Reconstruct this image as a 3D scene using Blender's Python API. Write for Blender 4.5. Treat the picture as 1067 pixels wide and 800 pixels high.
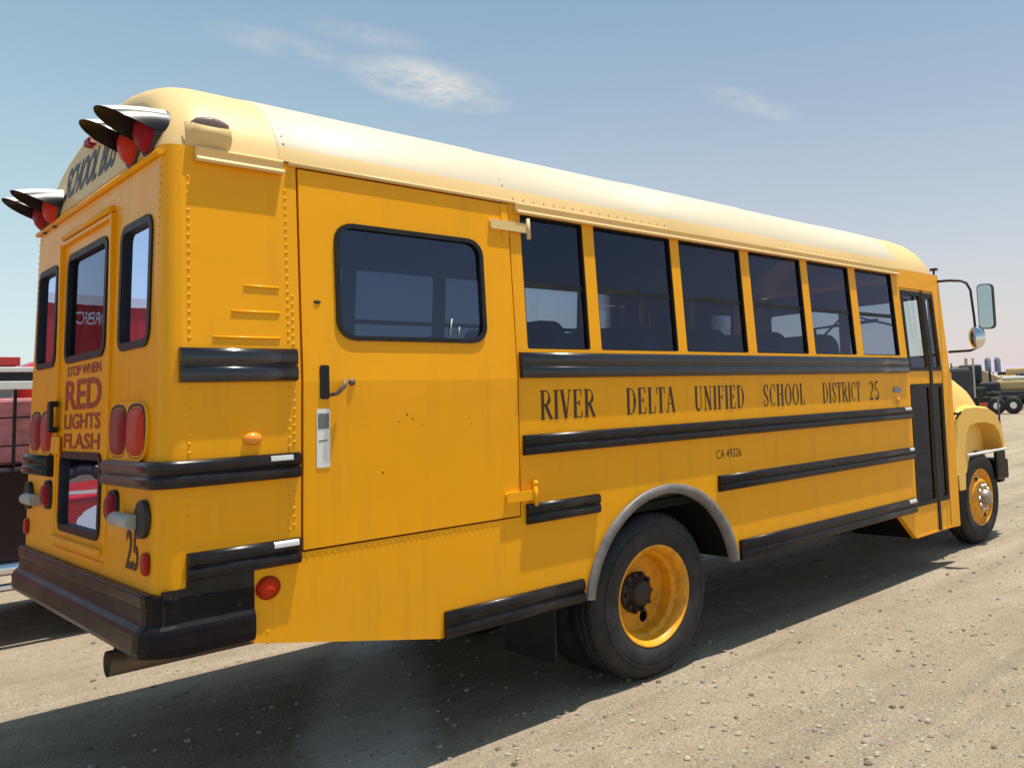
import bpy, bmesh, math, random
from mathutils import Vector, Matrix
from mathutils.geometry import tessellate_polygon
rad = math.radians
random.seed(7)
sc = bpy.context.scene
for o in list(bpy.data.objects): bpy.data.objects.remove(o)
COL = sc.collection

# ------------------------------------------------------------------ camera
cam_d = bpy.data.cameras.new('camera'); cam = bpy.data.objects.new('camera', cam_d); COL.objects.link(cam)
Rr = Vector((0.65892539, -0.75109733, -0.04086718)); Ru = Vector((-0.03755181, -0.08710821, 0.99549084)); Rf = Vector((0.75127039, 0.65441955, 0.08560288))
cam.matrix_world = Matrix(((Rr.x, Ru.x, -Rf.x, -1.03922), (Rr.y, Ru.y, -Rf.y, -4.96646), (Rr.z, Ru.z, -Rf.z, 1.68639), (0, 0, 0, 1)))
cam_d.sensor_width = 36; cam_d.lens = 879.756 / 1067 * 36
cam_d.shift_x = (533.5 - 747.65) / 1067; cam_d.shift_y = (337.17 - 400) / 1067
cam_d.clip_start = .05; cam_d.clip_end = 12000
sc.camera = cam
sc.render.resolution_x = 1024; sc.render.resolution_y = 767

# ------------------------------------------------------------------ light
SUN = Vector((.17, -.11, 1)).normalized()          # direction towards the sun
sun_d = bpy.data.lights.new('sun', 'SUN'); sun_d.energy = 5.0; sun_d.angle = rad(.6); sun_d.color = (1, .93, .82)
sun = bpy.data.objects.new('sun', sun_d); COL.objects.link(sun); sun.location = (0, 0, 20)
sun.rotation_euler = SUN.to_track_quat('Z', 'Y').to_euler()
elev = math.asin(SUN.z); azim = math.atan2(SUN.x, SUN.y)
world = bpy.data.worlds.new('World'); sc.world = world; world.use_nodes = True
wt = world.node_tree; wt.nodes.clear()
def N(t, k, **kw):
    n = t.nodes.new(k)
    for a, b in kw.items(): setattr(n, a, b)
    return n
def L(t, a, b): t.links.new(a, b)
def mixc(t, fac, a, b, blend='MIX'):
    n = N(t, 'ShaderNodeMix', data_type='RGBA', blend_type=blend)
    for sock, v in ((n.inputs[0], fac), (n.inputs[6], a), (n.inputs[7], b)):
        if isinstance(v, (int, float)): sock.default_value = v
        elif isinstance(v, tuple): sock.default_value = (*v, 1) if len(v) == 3 else v
        else: L(t, v, sock)
    return n.outputs[2]
def mth(t, op, a, b=None, c=None, clamp=False):
    n = N(t, 'ShaderNodeMath', operation=op, use_clamp=clamp)
    for i, v in enumerate((a, b, c)):
        if v is None: continue
        if isinstance(v, (int, float)): n.inputs[i].default_value = v
        else: L(t, v, n.inputs[i])
    return n.outputs[0]
sky = N(wt, 'ShaderNodeTexSky', sky_type='NISHITA', sun_disc=False, sun_elevation=elev, sun_rotation=azim, altitude=0, air_density=1.0, dust_density=1.6, ozone_density=1.0)
tc = N(wt, 'ShaderNodeTexCoord'); sep = N(wt, 'ShaderNodeSeparateXYZ'); L(wt, tc.outputs['Generated'], sep.inputs[0])
# warm pale haze towards the horizon
hz = mth(wt, 'POWER', mth(wt, 'SUBTRACT', 1.0, mth(wt, 'ABSOLUTE', sep.outputs[2]), clamp=True), 2.9)
hcol = mixc(wt, mth(wt, 'MULTIPLY_ADD', sep.outputs[0], 1.6, -.25, clamp=True), (8.4, 9.4, 9.6), (8.8, 7.2, 7.3))
hsky = mixc(wt, mth(wt, 'MULTIPLY', hz, .85), mixc(wt, 1.0, sky.outputs[0], (1.0, 1.40, 1.30), 'MULTIPLY'), hcol)
# thin clouds: noise on a plane overhead, kept to a few wisps
dv = N(wt, 'ShaderNodeVectorMath', operation='DIVIDE'); L(wt, tc.outputs['Generated'], dv.inputs[0])
cz = N(wt, 'ShaderNodeCombineXYZ'); zz = mth(wt, 'MAXIMUM', sep.outputs[2], .05)
for i in range(3): L(wt, zz, cz.inputs[i])
L(wt, cz.outputs[0], dv.inputs[1])
nz = N(wt, 'ShaderNodeTexNoise'); nz.inputs['Scale'].default_value = 5.5; nz.inputs['Detail'].default_value = 12; nz.inputs['Roughness'].default_value = .68; nz.inputs['Distortion'].default_value = .15
L(wt, dv.outputs[0], nz.inputs['Vector'])
def wisp(cx, cy, rx, ry, ang):
    m = N(wt, 'ShaderNodeMapping', vector_type='TEXTURE'); m.inputs['Location'].default_value = (cx, cy, 1)
    m.inputs['Rotation'].default_value = (0, 0, ang); m.inputs['Scale'].default_value = (rx, ry, 1)
    L(wt, dv.outputs[0], m.inputs['Vector'])
    ln = N(wt, 'ShaderNodeVectorMath', operation='LENGTH'); L(wt, m.outputs[0], ln.inputs[0])
    return mth(wt, 'SUBTRACT', 1.0, ln.outputs['Value'], clamp=True)
WISPS = [(1.36, 2.33, .34, .20, .25, .85), (1.06, 2.12, .18, .09, -.2, .35), (.93, 2.33, .22, .12, 0, .4), (2.23, 1.755, .30, .09, 0, .4)]
acc = None
for (a, b, c, d, e, f) in WISPS:
    w = mth(wt, 'MULTIPLY', wisp(a, b, c, d, e), f)
    acc = w if acc is None else mth(wt, 'MAXIMUM', acc, w)
nn = mth(wt, 'MULTIPLY_ADD', nz.outputs[0], 3.4, -1.25, clamp=True)
cl = mth(wt, 'MULTIPLY', mth(wt, 'POWER', mth(wt, 'MULTIPLY', acc, nn), 1.0), 1.5, clamp=True)
fsky = mixc(wt, cl, hsky, (8.6, 8.1, 7.4))
bg = N(wt, 'ShaderNodeBackground'); bg.inputs[1].default_value = .082; L(wt, fsky, bg.inputs[0])
wo = N(wt, 'ShaderNodeOutputWorld'); L(wt, bg.outputs[0], wo.inputs[0])
sc.view_settings.view_transform = 'Standard'; sc.view_settings.look = 'None'; sc.view_settings.gamma = 1; sc.view_settings.exposure = 0.27
sc.cycles.max_bounces = 9; sc.cycles.transparent_max_bounces = 16

# ------------------------------------------------------------------ materials
def mat(name, col, rough=.5, metal=0, spec=.5, coat=0, var=0, vscale=6, bump=0, bscale=60, dirt=None, dirt_amt=0, dscale=3):
    m = bpy.data.materials.new(name); m.use_nodes = True; t = m.node_tree; b = t.nodes['Principled BSDF']
    b.inputs['Roughness'].default_value = rough; b.inputs['Metallic'].default_value = metal
    b.inputs['Specular IOR Level'].default_value = spec; b.inputs['Coat Weight'].default_value = coat; b.inputs['Coat Roughness'].default_value = .12
    tcn = N(t, 'ShaderNodeTexCoord'); c = None
    n1 = N(t, 'ShaderNodeTexNoise'); n1.inputs['Scale'].default_value = vscale; n1.inputs['Detail'].default_value = 6; L(t, tcn.outputs['Object'], n1.inputs['Vector'])
    lo = tuple(x * (1 - var) for x in col); hi = tuple(min(1, x * (1 + var)) for x in col)
    c = mixc(t, n1.outputs[0], lo, hi)
    if dirt:
        n2 = N(t, 'ShaderNodeTexNoise'); n2.inputs['Scale'].default_value = dscale; n2.inputs['Detail'].default_value = 8; n2.inputs['Roughness'].default_value = .7; L(t, tcn.outputs['Object'], n2.inputs['Vector'])
        f = mth(t, 'MULTIPLY', mth(t, 'MULTIPLY_ADD', n2.outputs[0], 4, -1.7, clamp=True), dirt_amt)
        c = mixc(t, f, c, dirt)
    L(t, c, b.inputs['Base Color'])
    r = mth(t, 'MULTIPLY_ADD', n1.outputs[0], .18, rough - .09, clamp=True); L(t, r, b.inputs['Roughness'])
    if bump:
        n3 = N(t, 'ShaderNodeTexNoise'); n3.inputs['Scale'].default_value = bscale; n3.inputs['Detail'].default_value = 4; L(t, tcn.outputs['Object'], n3.inputs['Vector'])
        bp = N(t, 'ShaderNodeBump'); bp.inputs['Strength'].default_value = bump; bp.inputs['Distance'].default_value = .01; L(t, n3.outputs[0], bp.inputs['Height']); L(t, bp.outputs[0], b.inputs['Normal'])
    return m
M = {}
M['yellow'] = mat('bus_yellow', (.88, .355, .002), .42, spec=.3, coat=.12, var=.05, vscale=2.5, bump=.05, bscale=7, dirt=(.46, .17, .008), dirt_amt=.25, dscale=4)
def bus_paint(name, col, wave=.35):
    m = bpy.data.materials.new(name); m.use_nodes = True; t = m.node_tree; b = t.nodes['Principled BSDF']
    b.inputs['Specular IOR Level'].default_value = .22; b.inputs['Coat Weight'].default_value = .10; b.inputs['Coat Roughness'].default_value = .10
    tcn = N(t, 'ShaderNodeTexCoord')
    def nz(sc_, det=5, ro=.6, stretch=None):
        n = N(t, 'ShaderNodeTexNoise'); n.inputs['Scale'].default_value = sc_; n.inputs['Detail'].default_value = det; n.inputs['Roughness'].default_value = ro
        if stretch:
            mp_ = N(t, 'ShaderNodeMapping'); mp_.inputs['Scale'].default_value = stretch; L(t, tcn.outputs['Object'], mp_.inputs['Vector']); L(t, mp_.outputs[0], n.inputs['Vector'])
        else: L(t, tcn.outputs['Object'], n.inputs['Vector'])
        return n.outputs[0]
    streak, blot, fine = nz(9, 6, .7, (1, 1, .07)), nz(2.2, 6, .65), nz(70, 4, .7)
    c = mixc(t, blot, tuple(x * .93 for x in col), tuple(min(1, x * 1.05) for x in col))
    c = mixc(t, mth(t, 'MULTIPLY', mth(t, 'MULTIPLY_ADD', streak, 5, -2.6, clamp=True), .28), c, (.50, .22, .02))
    sz = N(t, 'ShaderNodeSeparateXYZ'); L(t, tcn.outputs['Object'], sz.inputs[0])
    low = mth(t, 'MULTIPLY_ADD', sz.outputs[2], -1.7, 1.9, clamp=True)      # road dust thrown up on the lower skirts
    dust = mth(t, 'MULTIPLY', low, mth(t, 'MULTIPLY_ADD', nz(5, 9, .75), 2.6, -.85, clamp=True))
    c = mixc(t, mth(t, 'MULTIPLY', dust, .12), c, (.50, .34, .17))
    c = mixc(t, mth(t, 'MULTIPLY', mth(t, 'MULTIPLY_ADD', fine, 14, -9.6, clamp=True), .5), c, (.20, .09, .015))
    L(t, c, b.inputs['Base Color'])
    r = mth(t, 'MULTIPLY_ADD', nz(6, 8, .7), .35, .20); L(t, mth(t, 'MAXIMUM', r, mth(t, 'MULTIPLY', dust, .8)), b.inputs['Roughness'])
    bp = N(t, 'ShaderNodeBump'); bp.inputs['Strength'].default_value = wave; bp.inputs['Distance'].default_value = .012; L(t, mth(t, 'ADD', nz(2.6, 2, .4), mth(t, 'MULTIPLY', fine, .012)), bp.inputs['Height']); L(t, bp.outputs[0], b.inputs['Normal'])
    L(t, bp.outputs[0], b.inputs['Coat Normal'])
    return m
M['yellow'] = bus_paint('bus_yellow_weathered', (.89, .378, .0005))
M['faded'] = mat('faded_yellow', (.72, .50, .22), .50, spec=.3, coat=.05, var=.06, vscale=4, bump=.06, bscale=6)
M['front'] = mat('glare_paled_yellow', (.84, .50, .10), .45, spec=.3, coat=.1, var=.06, vscale=4, bump=.05, bscale=6)  # bus yellow made paler: sun glare on bonnet and fenders put into the colour
M['white'] = mat('roof_cream', (.57, .49, .36), .55, var=.05, vscale=3, bump=.05, bscale=5, dirt=(.5, .42, .3), dirt_amt=.25)
M['black'] = mat('gloss_black', (.006, .005, .007), .32, spec=.3, coat=.06, var=.2, bump=.05, bscale=25, dirt=(.035, .026, .024), dirt_amt=.5, dscale=9)
M['shiny'] = mat('polished_black', (.007, .006, .010), .24, spec=.6, coat=.35, var=.2, bump=.03, bscale=18, dirt=(.03, .024, .024), dirt_amt=.35, dscale=9)
M['worn_glint'] = mat('worn_metal_glint', (.62, .60, .61), .35, metal=.3, var=.1, vscale=30)
M['matte'] = mat('matte_black', (.008, .008, .010), .5, spec=.3, var=.2, dirt=(.03, .025, .02), dirt_amt=.5, dscale=10)
M['bumper'] = mat('bumper_paint', (.005, .003, .006), .34, spec=.16, coat=.0, var=.15, vscale=5, bump=.04, bscale=12, dirt=(.030, .020, .020), dirt_amt=.4, dscale=7)
M['rubber'] = mat('rubber', (.011, .011, .014), .75, var=.2, vscale=20, bump=.2, bscale=90, dirt=(.06, .046, .038), dirt_amt=.5, dscale=6)
M['flare'] = mat('flare_metal', (.19, .175, .175), .42, var=.25, vscale=14, dirt=(.05, .045, .045), dirt_amt=.7, dscale=5)
M['under'] = mat('underbody', (.008, .007, .006), .85, spec=.2, var=.3, dirt=(.025, .02, .015), dirt_amt=.6)
M['rim'] = mat('rim_yellow', (.86, .36, .004), .45, var=.06, bump=.06, bscale=20, dirt=(.22, .11, .03), dirt_amt=.55, dscale=12)
M['hub'] = mat('hub_black', (.014, .012, .012), .5, var=.3, vscale=30, dirt=(.06, .04, .025), dirt_amt=.4, dscale=20)
M['chrome'] = mat('chrome', (.75, .75, .76), .14, metal=1, var=.05)
M['steel'] = mat('steel', (.36, .30, .24), .5, metal=.6, var=.15, vscale=20)
M['galv'] = mat('dull_metal', (.42, .41, .37), .55, metal=.3, var=.15)
M['exhaust'] = mat('exhaust', (.16, .12, .09), .6, metal=.5, var=.4, vscale=20)
M['red'] = mat('red_lens', (.45, .010, .005), .22, coat=.3, var=.1, vscale=30)
M['redlit'] = mat('red_orange_lens', (.60, .035, .008), .22, coat=.3, var=.1, vscale=30)
M['maroon_lens'] = mat('dark_red_lens', (.30, .006, .012), .22, coat=.3, var=.1)
for k_ in ('red', 'redlit', 'maroon_lens'):
    t_ = M[k_].node_tree; b_ = t_.nodes['Principled BSDF']; b_.inputs['Coat Weight'].default_value = 0; b_.inputs['Specular IOR Level'].default_value = .12; w_ = N(t_, 'ShaderNodeTexWave', wave_type='BANDS', bands_direction='Z'); w_.inputs['Scale'].default_value = 55
    w2 = N(t_, 'ShaderNodeTexWave', wave_type='BANDS', bands_direction='Y'); w2.inputs['Scale'].default_value = 40
    tc_ = N(t_, 'ShaderNodeTexCoord'); L(t_, tc_.outputs['Object'], w_.inputs['Vector']); L(t_, tc_.outputs['Object'], w2.inputs['Vector']); bp_ = N(t_, 'ShaderNodeBump'); bp_.inputs['Strength'].default_value = .5; bp_.inputs['Distance'].default_value = .004
    L(t_, mth(t_, 'ADD', w_.outputs['Fac'], w2.outputs['Fac']), bp_.inputs['Height']); L(t_, bp_.outputs[0], b_.inputs['Normal'])
M['amber'] = mat('amber_lens', (.85, .28, .01), .2, coat=.8)
M['letter'] = mat('letter_black', (.05, .022, .008), .5, var=.3, vscale=40)
M['letter_red'] = mat('letter_red', (.34, .035, .008), .5, var=.2, vscale=40)
M['grey_letter'] = mat('letter_grey', (.045, .045, .065), .5, var=.2, vscale=40)
M['seat'] = mat('seat_vinyl', (.035, .035, .04), .55, var=.2)
M['inner'] = mat('interior_panel', (.20, .20, .21), .6, var=.1)
M['floor'] = mat('interior_floor', (.03, .03, .032), .6)
M['paper'] = mat('sticker_white', (.78, .77, .74), .5, var=.04)
M['ink'] = mat('sticker_ink', (.16, .16, .17), .5, var=.3, vscale=60)
M['hole'] = mat('worn_dark', (.05, .025, .01), .7)
M['maroon'] = mat('maroon_paint', (.022, .006, .011), .25, coat=.6, var=.1)
M['carred'] = mat('red_paint', (.48, .012, .010), .25, coat=.6, var=.08)
M['trailer'] = mat('trailer_red', (.50, .03, .03), .45, var=.1, vscale=1.5)
M['cwhite'] = mat('white_paint', (.78, .77, .76), .35, coat=.3, var=.04)
M['tan'] = mat('tan_canvas', (.50, .36, .22), .8, var=.15)
M['myellow'] = mat('machine_yellow', (.52, .38, .18), .5, var=.15)
M['mdark'] = mat('machine_dark', (.035, .035, .045), .6, var=.4, vscale=2)
M['morange'] = mat('faded_orange', (.62, .14, .05), .6, var=.1)
M['bluegrey'] = mat('blue_grey_paint', (.16, .19, .26), .5, var=.1)

def glass_mat(name, tint, refl=1.0, rough=.01, ior=1.5, gain=1.6):
    m = bpy.data.materials.new(name); m.use_nodes = True; t = m.node_tree; t.nodes.clear()
    tr = N(t, 'ShaderNodeBsdfTransparent'); tr.inputs[0].default_value = (*tint, 1)
    gl = N(t, 'ShaderNodeBsdfGlossy'); gl.inputs['Roughness'].default_value = rough; gl.inputs[0].default_value = (refl * .62, refl * .70, refl, 1)
    fr = N(t, 'ShaderNodeFresnel'); fr.inputs[0].default_value = ior
    mx = N(t, 'ShaderNodeMixShader'); out = N(t, 'ShaderNodeOutputMaterial')
    n1 = N(t, 'ShaderNodeTexNoise'); n1.inputs['Scale'].default_value = 1.6; tcn = N(t, 'ShaderNodeTexCoord'); L(t, tcn.outputs['Object'], n1.inputs['Vector'])
    bp = N(t, 'ShaderNodeBump'); bp.inputs['Strength'].default_value = .06; bp.inputs['Distance'].default_value = .02; L(t, n1.outputs[0], bp.inputs['Height']); L(t, bp.outputs[0], gl.inputs['Normal'])
    L(t, mth(t, 'MULTIPLY', fr.outputs[0], gain, clamp=True), mx.inputs[0]); L(t, tr.outputs[0], mx.inputs[1]); L(t, gl.outputs[0], mx.inputs[2]); L(t, mx.outputs[0], out.inputs[0])
    return m
M['glass'] = glass_mat('tinted_glass', (.34, .40, .50), gain=1.3)
M['bglass'] = glass_mat('lift_window_glass', (.05, .06, .10), gain=2.2)
M['clear'] = glass_mat('clear_glass', (.86, .93, .92))
M['dglass'] = glass_mat('dark_glass', (.07, .085, .12), gain=.9)
M['rglass'] = glass_mat('rear_glass', (.05, .05, .08), ior=1.5, gain=1.25)

# ------------------------------------------------------------------ mesh helpers
class MB:
    def __init__(s): s.bm = bmesh.new(); s.mi = 0
    def face(s, vs, smooth=False):
        try:
            f = s.bm.faces.new([v if isinstance(v, bmesh.types.BMVert) else s.bm.verts.new(v) for v in vs]); f.material_index = s.mi; f.smooth = smooth; return f
        except ValueError: return None
    def box(s, x0, x1, y0, y1, z0, z1, taper=None):
        v = [s.bm.verts.new((x, y, z)) for z in (z0, z1) for x, y in ((x0, y0), (x1, y0), (x1, y1), (x0, y1))]
        for q in ((3, 2, 1, 0), (4, 5, 6, 7), (0, 1, 5, 4), (1, 2, 6, 5), (2, 3, 7, 6), (3, 0, 4, 7)): s.face([v[i] for i in q])
        return s
    def grid(s, rows, closed=False, smooth=True, caps=False):
        R = [[s.bm.verts.new(p) for p in r] for r in rows]; n = len(R[0])
        for i in range(len(R) - 1):
            for j in range(n if closed else n - 1): s.face([R[i][j], R[i][(j + 1) % n], R[i + 1][(j + 1) % n], R[i + 1][j]], smooth)
        if caps: s.face(R[0][::-1]); s.face(R[-1])
        return s
    def tube(s, path, r, n=10, caps=True):
        path = [Vector(p) for p in path]; rows = []; up = None
        for i, p in enumerate(path):
            d = (path[min(i + 1, len(path) - 1)] - path[max(i - 1, 0)]).normalized()
            if up is None: up = Vector((0, 0, 1)) if abs(d.z) < .9 else Vector((1, 0, 0))
            a = d.cross(up).normalized(); b = a.cross(d).normalized(); up = b
            rr = r[i] if isinstance(r, (list, tuple)) else r
            rows.append([p + (a * math.cos(t) + b * math.sin(t)) * rr for t in (2 * math.pi * k / n for k in range(n))])
        return s.grid(rows, True, True, caps)
    def revolve(s, prof, c, axis='y', n=48, sgn=1, closed=True):
        # prof: (r, d) with d along the axis; c: centre
        rows = []
        for (r, d) in prof:
            row = []
            for k in range(n):
                t = 2 * math.pi * k / n; a, b = r * math.cos(t), r * math.sin(t)
                if axis == 'y': row.append((c[0] + a, c[1] + d * sgn, c[2] + b))
                elif axis == 'x': row.append((c[0] + d * sgn, c[1] + a, c[2] + b))
                else: row.append((c[0] + a, c[1] + b, c[2] + d * sgn))
            rows.append(row)
        return s.grid(rows, True, True, False)
    def sheet(s, loops, mp, t=.004, smooth=False, back=True):
        """flat sheet with holes: loops of (u,v), mp(u,v,off)->xyz, thickness t behind"""
        L3 = [[Vector((u, v, 0)) for u, v in lp] for lp in loops]
        tris = tessellate_polygon(L3); flat = [p for lp in loops for p in lp]
        A = [s.bm.verts.new(mp(u, v, 0)) for u, v in flat]
        for q in tris: s.face([A[i] for i in q], smooth)
        if t:
            B = [s.bm.verts.new(mp(u, v, -t)) for u, v in flat]
            if back:
                for q in tris: s.face([B[i] for i in q][::-1], smooth)
            k = 0
            for lp in loops:
                n = len(lp)
                for i in range(n): s.face([A[k + i], A[k + (i + 1) % n], B[k + (i + 1) % n], B[k + i]])
                k += n
        return s
    def sweep(s, prof, path, nrm, closed_prof=True, smooth=False, caps=True):
        """prof (a,b): a along the path normal, b up; path points, normals per point"""
        rows = [[Vector(p) + Vector(n) * a + Vector((0, 0, 1)) * b for a, b in prof] for p, n in zip(path, nrm)]
        return s.grid(rows, closed_prof, smooth, caps)
    def dome(s, c, r, nx, h, seg=10, rings=3, sx=1, sz=1):
        """little dome on a surface with outward normal nx"""
        nx = Vector(nx).normalized(); a = nx.cross(Vector((0, 0, 1)))
        a = a.normalized() if a.length > .1 else Vector((1, 0, 0)); b = a.cross(nx); c = Vector(c)
        rows = []
        for i in range(rings + 1):
            p = i / rings * math.pi / 2; rr = r * math.cos(p) + 1e-5; hh = h * math.sin(p)
            rows.append([c + a * rr * sx * math.cos(t) + b * rr * sz * math.sin(t) + nx * hh for t in (2 * math.pi * k / seg for k in range(seg))])
        return s.grid(rows, True, True)
    def obj(s, name, mats, parent=None, bevel=0, seg=2, label=None, recalc=True):
        if recalc: bmesh.ops.recalc_face_normals(s.bm, faces=s.bm.faces)
        me = bpy.data.meshes.new(name); s.bm.to_mesh(me); s.bm.free()
        for m in (mats if isinstance(mats, (list, tuple)) else [mats]): me.materials.append(m)
        o = bpy.data.objects.new(name, me); COL.objects.link(o)
        if parent: o.parent = parent
        if bevel:
            b = o.modifiers.new('bevel', 'BEVEL'); b.width = bevel; b.segments = seg; b.limit_method = 'ANGLE'; b.angle_limit = rad(35); b.harden_normals = False
        if label: o['label'] = label
        return o
def thing(name, label, cat, loc=(0, 0, 0), rz=0, group=None):
    o = bpy.data.objects.new(name, None); COL.objects.link(o); o.location = loc; o.rotation_euler = (0, 0, rz)
    o['label'] = label; o['category'] = cat
    if group: o['group'] = group
    return o
def tag(o, label=None, cat=None, kind=None, group=None):
    if label: o['label'] = label
    if cat: o['category'] = cat
    if kind: o['kind'] = kind
    if group: o['group'] = group
    return o
def rrect(x0, x1, z0, z1, r, n=5):
    r4 = r if isinstance(r, (tuple, list)) else (r,) * 4   # bl, br, tr, tl
    out = []
    for (cx, cz, a0, q) in ((x0, z0, 180, r4[0]), (x1, z0, 270, r4[1]), (x1, z1, 0, r4[2]), (x0, z1, 90, r4[3])):
        sx = 1 if cx == x0 else -1; sz = 1 if cz == z0 else -1
        for i in range(n + 1):
            t = rad(a0 + 90 * i / n); out.append((cx + sx * q + q * math.cos(t), cz + sz * q + q * math.sin(t)))
    return out
def ring_loops(x0, x1, z0, z1, r, w): return [rrect(x0 - w, x1 + w, z0 - w, z1 + w, r + w), rrect(x0, x1, z0, z1, r)]

# ------------------------------------------------------------------ ground, hills
def ground_mat():
    m = bpy.data.materials.new('dry_gravel'); m.use_nodes = True; t = m.node_tree; b = t.nodes['Principled BSDF']
    b.inputs['Roughness'].default_value = .95; b.inputs['Specular IOR Level'].default_value = .12
    tcn = N(t, 'ShaderNodeTexCoord')
    def nz(sc_, det=6, ro=.6, stretch=None):
        n = N(t, 'ShaderNodeTexNoise'); n.inputs['Scale'].default_value = sc_; n.inputs['Detail'].default_value = det; n.inputs['Roughness'].default_value = ro
        if stretch:
            mp_ = N(t, 'ShaderNodeMapping'); mp_.inputs['Scale'].default_value = stretch; mp_.inputs['Rotation'].default_value = (0, 0, rad(-8)); L(t, tcn.outputs['Object'], mp_.inputs['Vector']); L(t, mp_.outputs[0], n.inputs['Vector'])
        else: L(t, tcn.outputs['Object'], n.inputs['Vector'])
        return n.outputs[0]
    def ramp(v, a, b_): return mth(t, 'MULTIPLY_ADD', v, 1 / (b_ - a), -a / (b_ - a), clamp=True)
    big, midn, fine, track, grain = nz(.45, 6, .6), nz(3.5, 8, .7), nz(60, 8, .75), nz(1.5, 7, .62, (.10, 1.6, 1)), nz(150, 3)
    def vor(sc_, rnd=1.0):
        v = N(t, 'ShaderNodeTexVoronoi'); v.inputs['Scale'].default_value = sc_; v.inputs['Randomness'].default_value = rnd; L(t, tcn.outputs['Object'], v.inputs['Vector']); return v
    v1, v2, v3 = vor(30), vor(75), vor(13)
    c = mixc(t, ramp(midn, .30, .70), (.270, .200, .132), (.400, .318, .222))
    c = mixc(t, mth(t, 'MULTIPLY', ramp(big, .38, .62), .6), c, (.44, .355, .255))
    c = mixc(t, mth(t, 'MULTIPLY', ramp(track, .52, .66), .55), c, (.22, .175, .13))
    c = mixc(t, mth(t, 'MULTIPLY', ramp(track, .46, .36), .5), c, (.50, .41, .30))
    # stones of three sizes bedded in the dust, in drifts
    drift = ramp(nz(.9, 7, .7), .44, .60)
    for v, r0, lo, hi, k in ((v2, .42, (.12, .10, .08), (.60, .55, .47), .75), (v1, .36, (.14, .12, .10), (.62, .57, .50), .8), (v3, .18, (.16, .14, .12), (.58, .54, .47), .9)):
        sc3 = N(t, 'ShaderNodeSeparateColor'); L(t, v.outputs['Color'], sc3.inputs[0])
        st = mth(t, 'MULTIPLY', mth(t, 'LESS_THAN', v.outputs['Distance'], r0), mth(t, 'GREATER_THAN', sc3.outputs[1], .55))
        st = mth(t, 'MULTIPLY', st, mth(t, 'MULTIPLY_ADD', drift, .75, .25))
        c = mixc(t, mth(t, 'MULTIPLY', st, k), c, mixc(t, sc3.outputs[0], lo, hi))
    c = mixc(t, mth(t, 'MULTIPLY', ramp(grain, .54, .62), .45), c, (.60, .54, .45))
    c = mixc(t, mth(t, 'MULTIPLY', ramp(grain, .46, .38), .5), c, (.09, .07, .05))
    c = mixc(t, mth(t, 'MULTIPLY', ramp(fine, .42, .34), .5), c, (.13, .10, .075))
    # paler cone under the tail: light within the bus shadow, painted into the ground colour
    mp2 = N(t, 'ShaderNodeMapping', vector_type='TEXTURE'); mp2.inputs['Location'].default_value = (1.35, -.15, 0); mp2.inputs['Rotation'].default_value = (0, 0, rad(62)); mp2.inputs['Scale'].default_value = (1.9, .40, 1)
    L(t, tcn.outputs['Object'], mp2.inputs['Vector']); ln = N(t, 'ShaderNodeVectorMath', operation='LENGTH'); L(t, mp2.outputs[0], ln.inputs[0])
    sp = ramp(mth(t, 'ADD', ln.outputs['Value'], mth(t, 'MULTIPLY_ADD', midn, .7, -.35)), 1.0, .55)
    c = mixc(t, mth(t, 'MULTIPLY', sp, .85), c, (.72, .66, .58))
    L(t, c, b.inputs['Base Color'])
    h = mth(t, 'ADD', mth(t, 'MULTIPLY', fine, .8), mth(t, 'MULTIPLY', mth(t, 'MINIMUM', v2.outputs['Distance'], .42), -1.3))
    h = mth(t, 'ADD', h, mth(t, 'MULTIPLY', mth(t, 'MINIMUM', v1.outputs['Distance'], .36), -1.6))
    h = mth(t, 'ADD', h, mth(t, 'ADD', mth(t, 'MULTIPLY', midn, 1.6), mth(t, 'MULTIPLY', track, 3.0)))
    bp = N(t, 'ShaderNodeBump'); bp.inputs['Strength'].default_value = .9; bp.inputs['Distance'].default_value = .02; L(t, h, bp.inputs['Height']); L(t, bp.outputs[0], b.inputs['Normal'])
    return m
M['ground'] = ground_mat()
g = MB(); S_ = 5000
g.face([(-S_, -S_, 0), (S_, -S_, 0), (S_, S_, 0), (-S_, S_, 0)])
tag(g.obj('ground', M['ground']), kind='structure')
# loose pebbles lying on the ground in front of the camera
pb = MB()
pm = [mat('pebble_pale', (.38, .32, .24), .9, var=.2, vscale=30), mat('pebble_brown', (.18, .13, .09), .9, var=.2, vscale=30), mat('pebble_grey', (.26, .24, .21), .9, var=.2, vscale=30)]
def pebble(x, y, r):
    pb.mi = random.choice((0, 0, 1, 2)); c = Vector((x, y, r * .25)); R_ = []
    a0 = random.random() * 6
    for (h, q) in ((-.5, .7), (0, 1), (.45, .62)):
        R_.append([pb.bm.verts.new(c + Vector((math.cos(a0 + k * 1.2566) * r * q * random.uniform(.75, 1.2), math.sin(a0 + k * 1.2566) * r * q * random.uniform(.75, 1.2), h * r * random.uniform(.8, 1.1)))) for k in range(5)])
    for i in range(2):
        for j in range(5): pb.face([R_[i][j], R_[i][(j + 1) % 5], R_[i + 1][(j + 1) % 5], R_[i + 1][j]])
    pb.face(R_[2])
for _ in range(9000):
    t_ = random.random() ** 1.6; dist = 2.2 + 11 * t_; ang = random.uniform(rad(-24), rad(78))
    x = -1.04 + dist * math.cos(ang); y = -4.97 + dist * math.sin(ang)
    pebble(x, y, random.choice((.004, .004, .005, .006, .007, .009, .012, .016)) * random.uniform(.8, 1.3))
tag(pb.obj('loose_gravel', pm), label='loose pale and brown pebbles scattered over the dusty lot', cat='gravel', kind='stuff')
hm = mat('distant_hills', (.33, .28, .36), .9, var=.12, vscale=.004)  # lavender tint: distance haze put into the hill colour
h_ = MB(); rows = [[], [], []]
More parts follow.
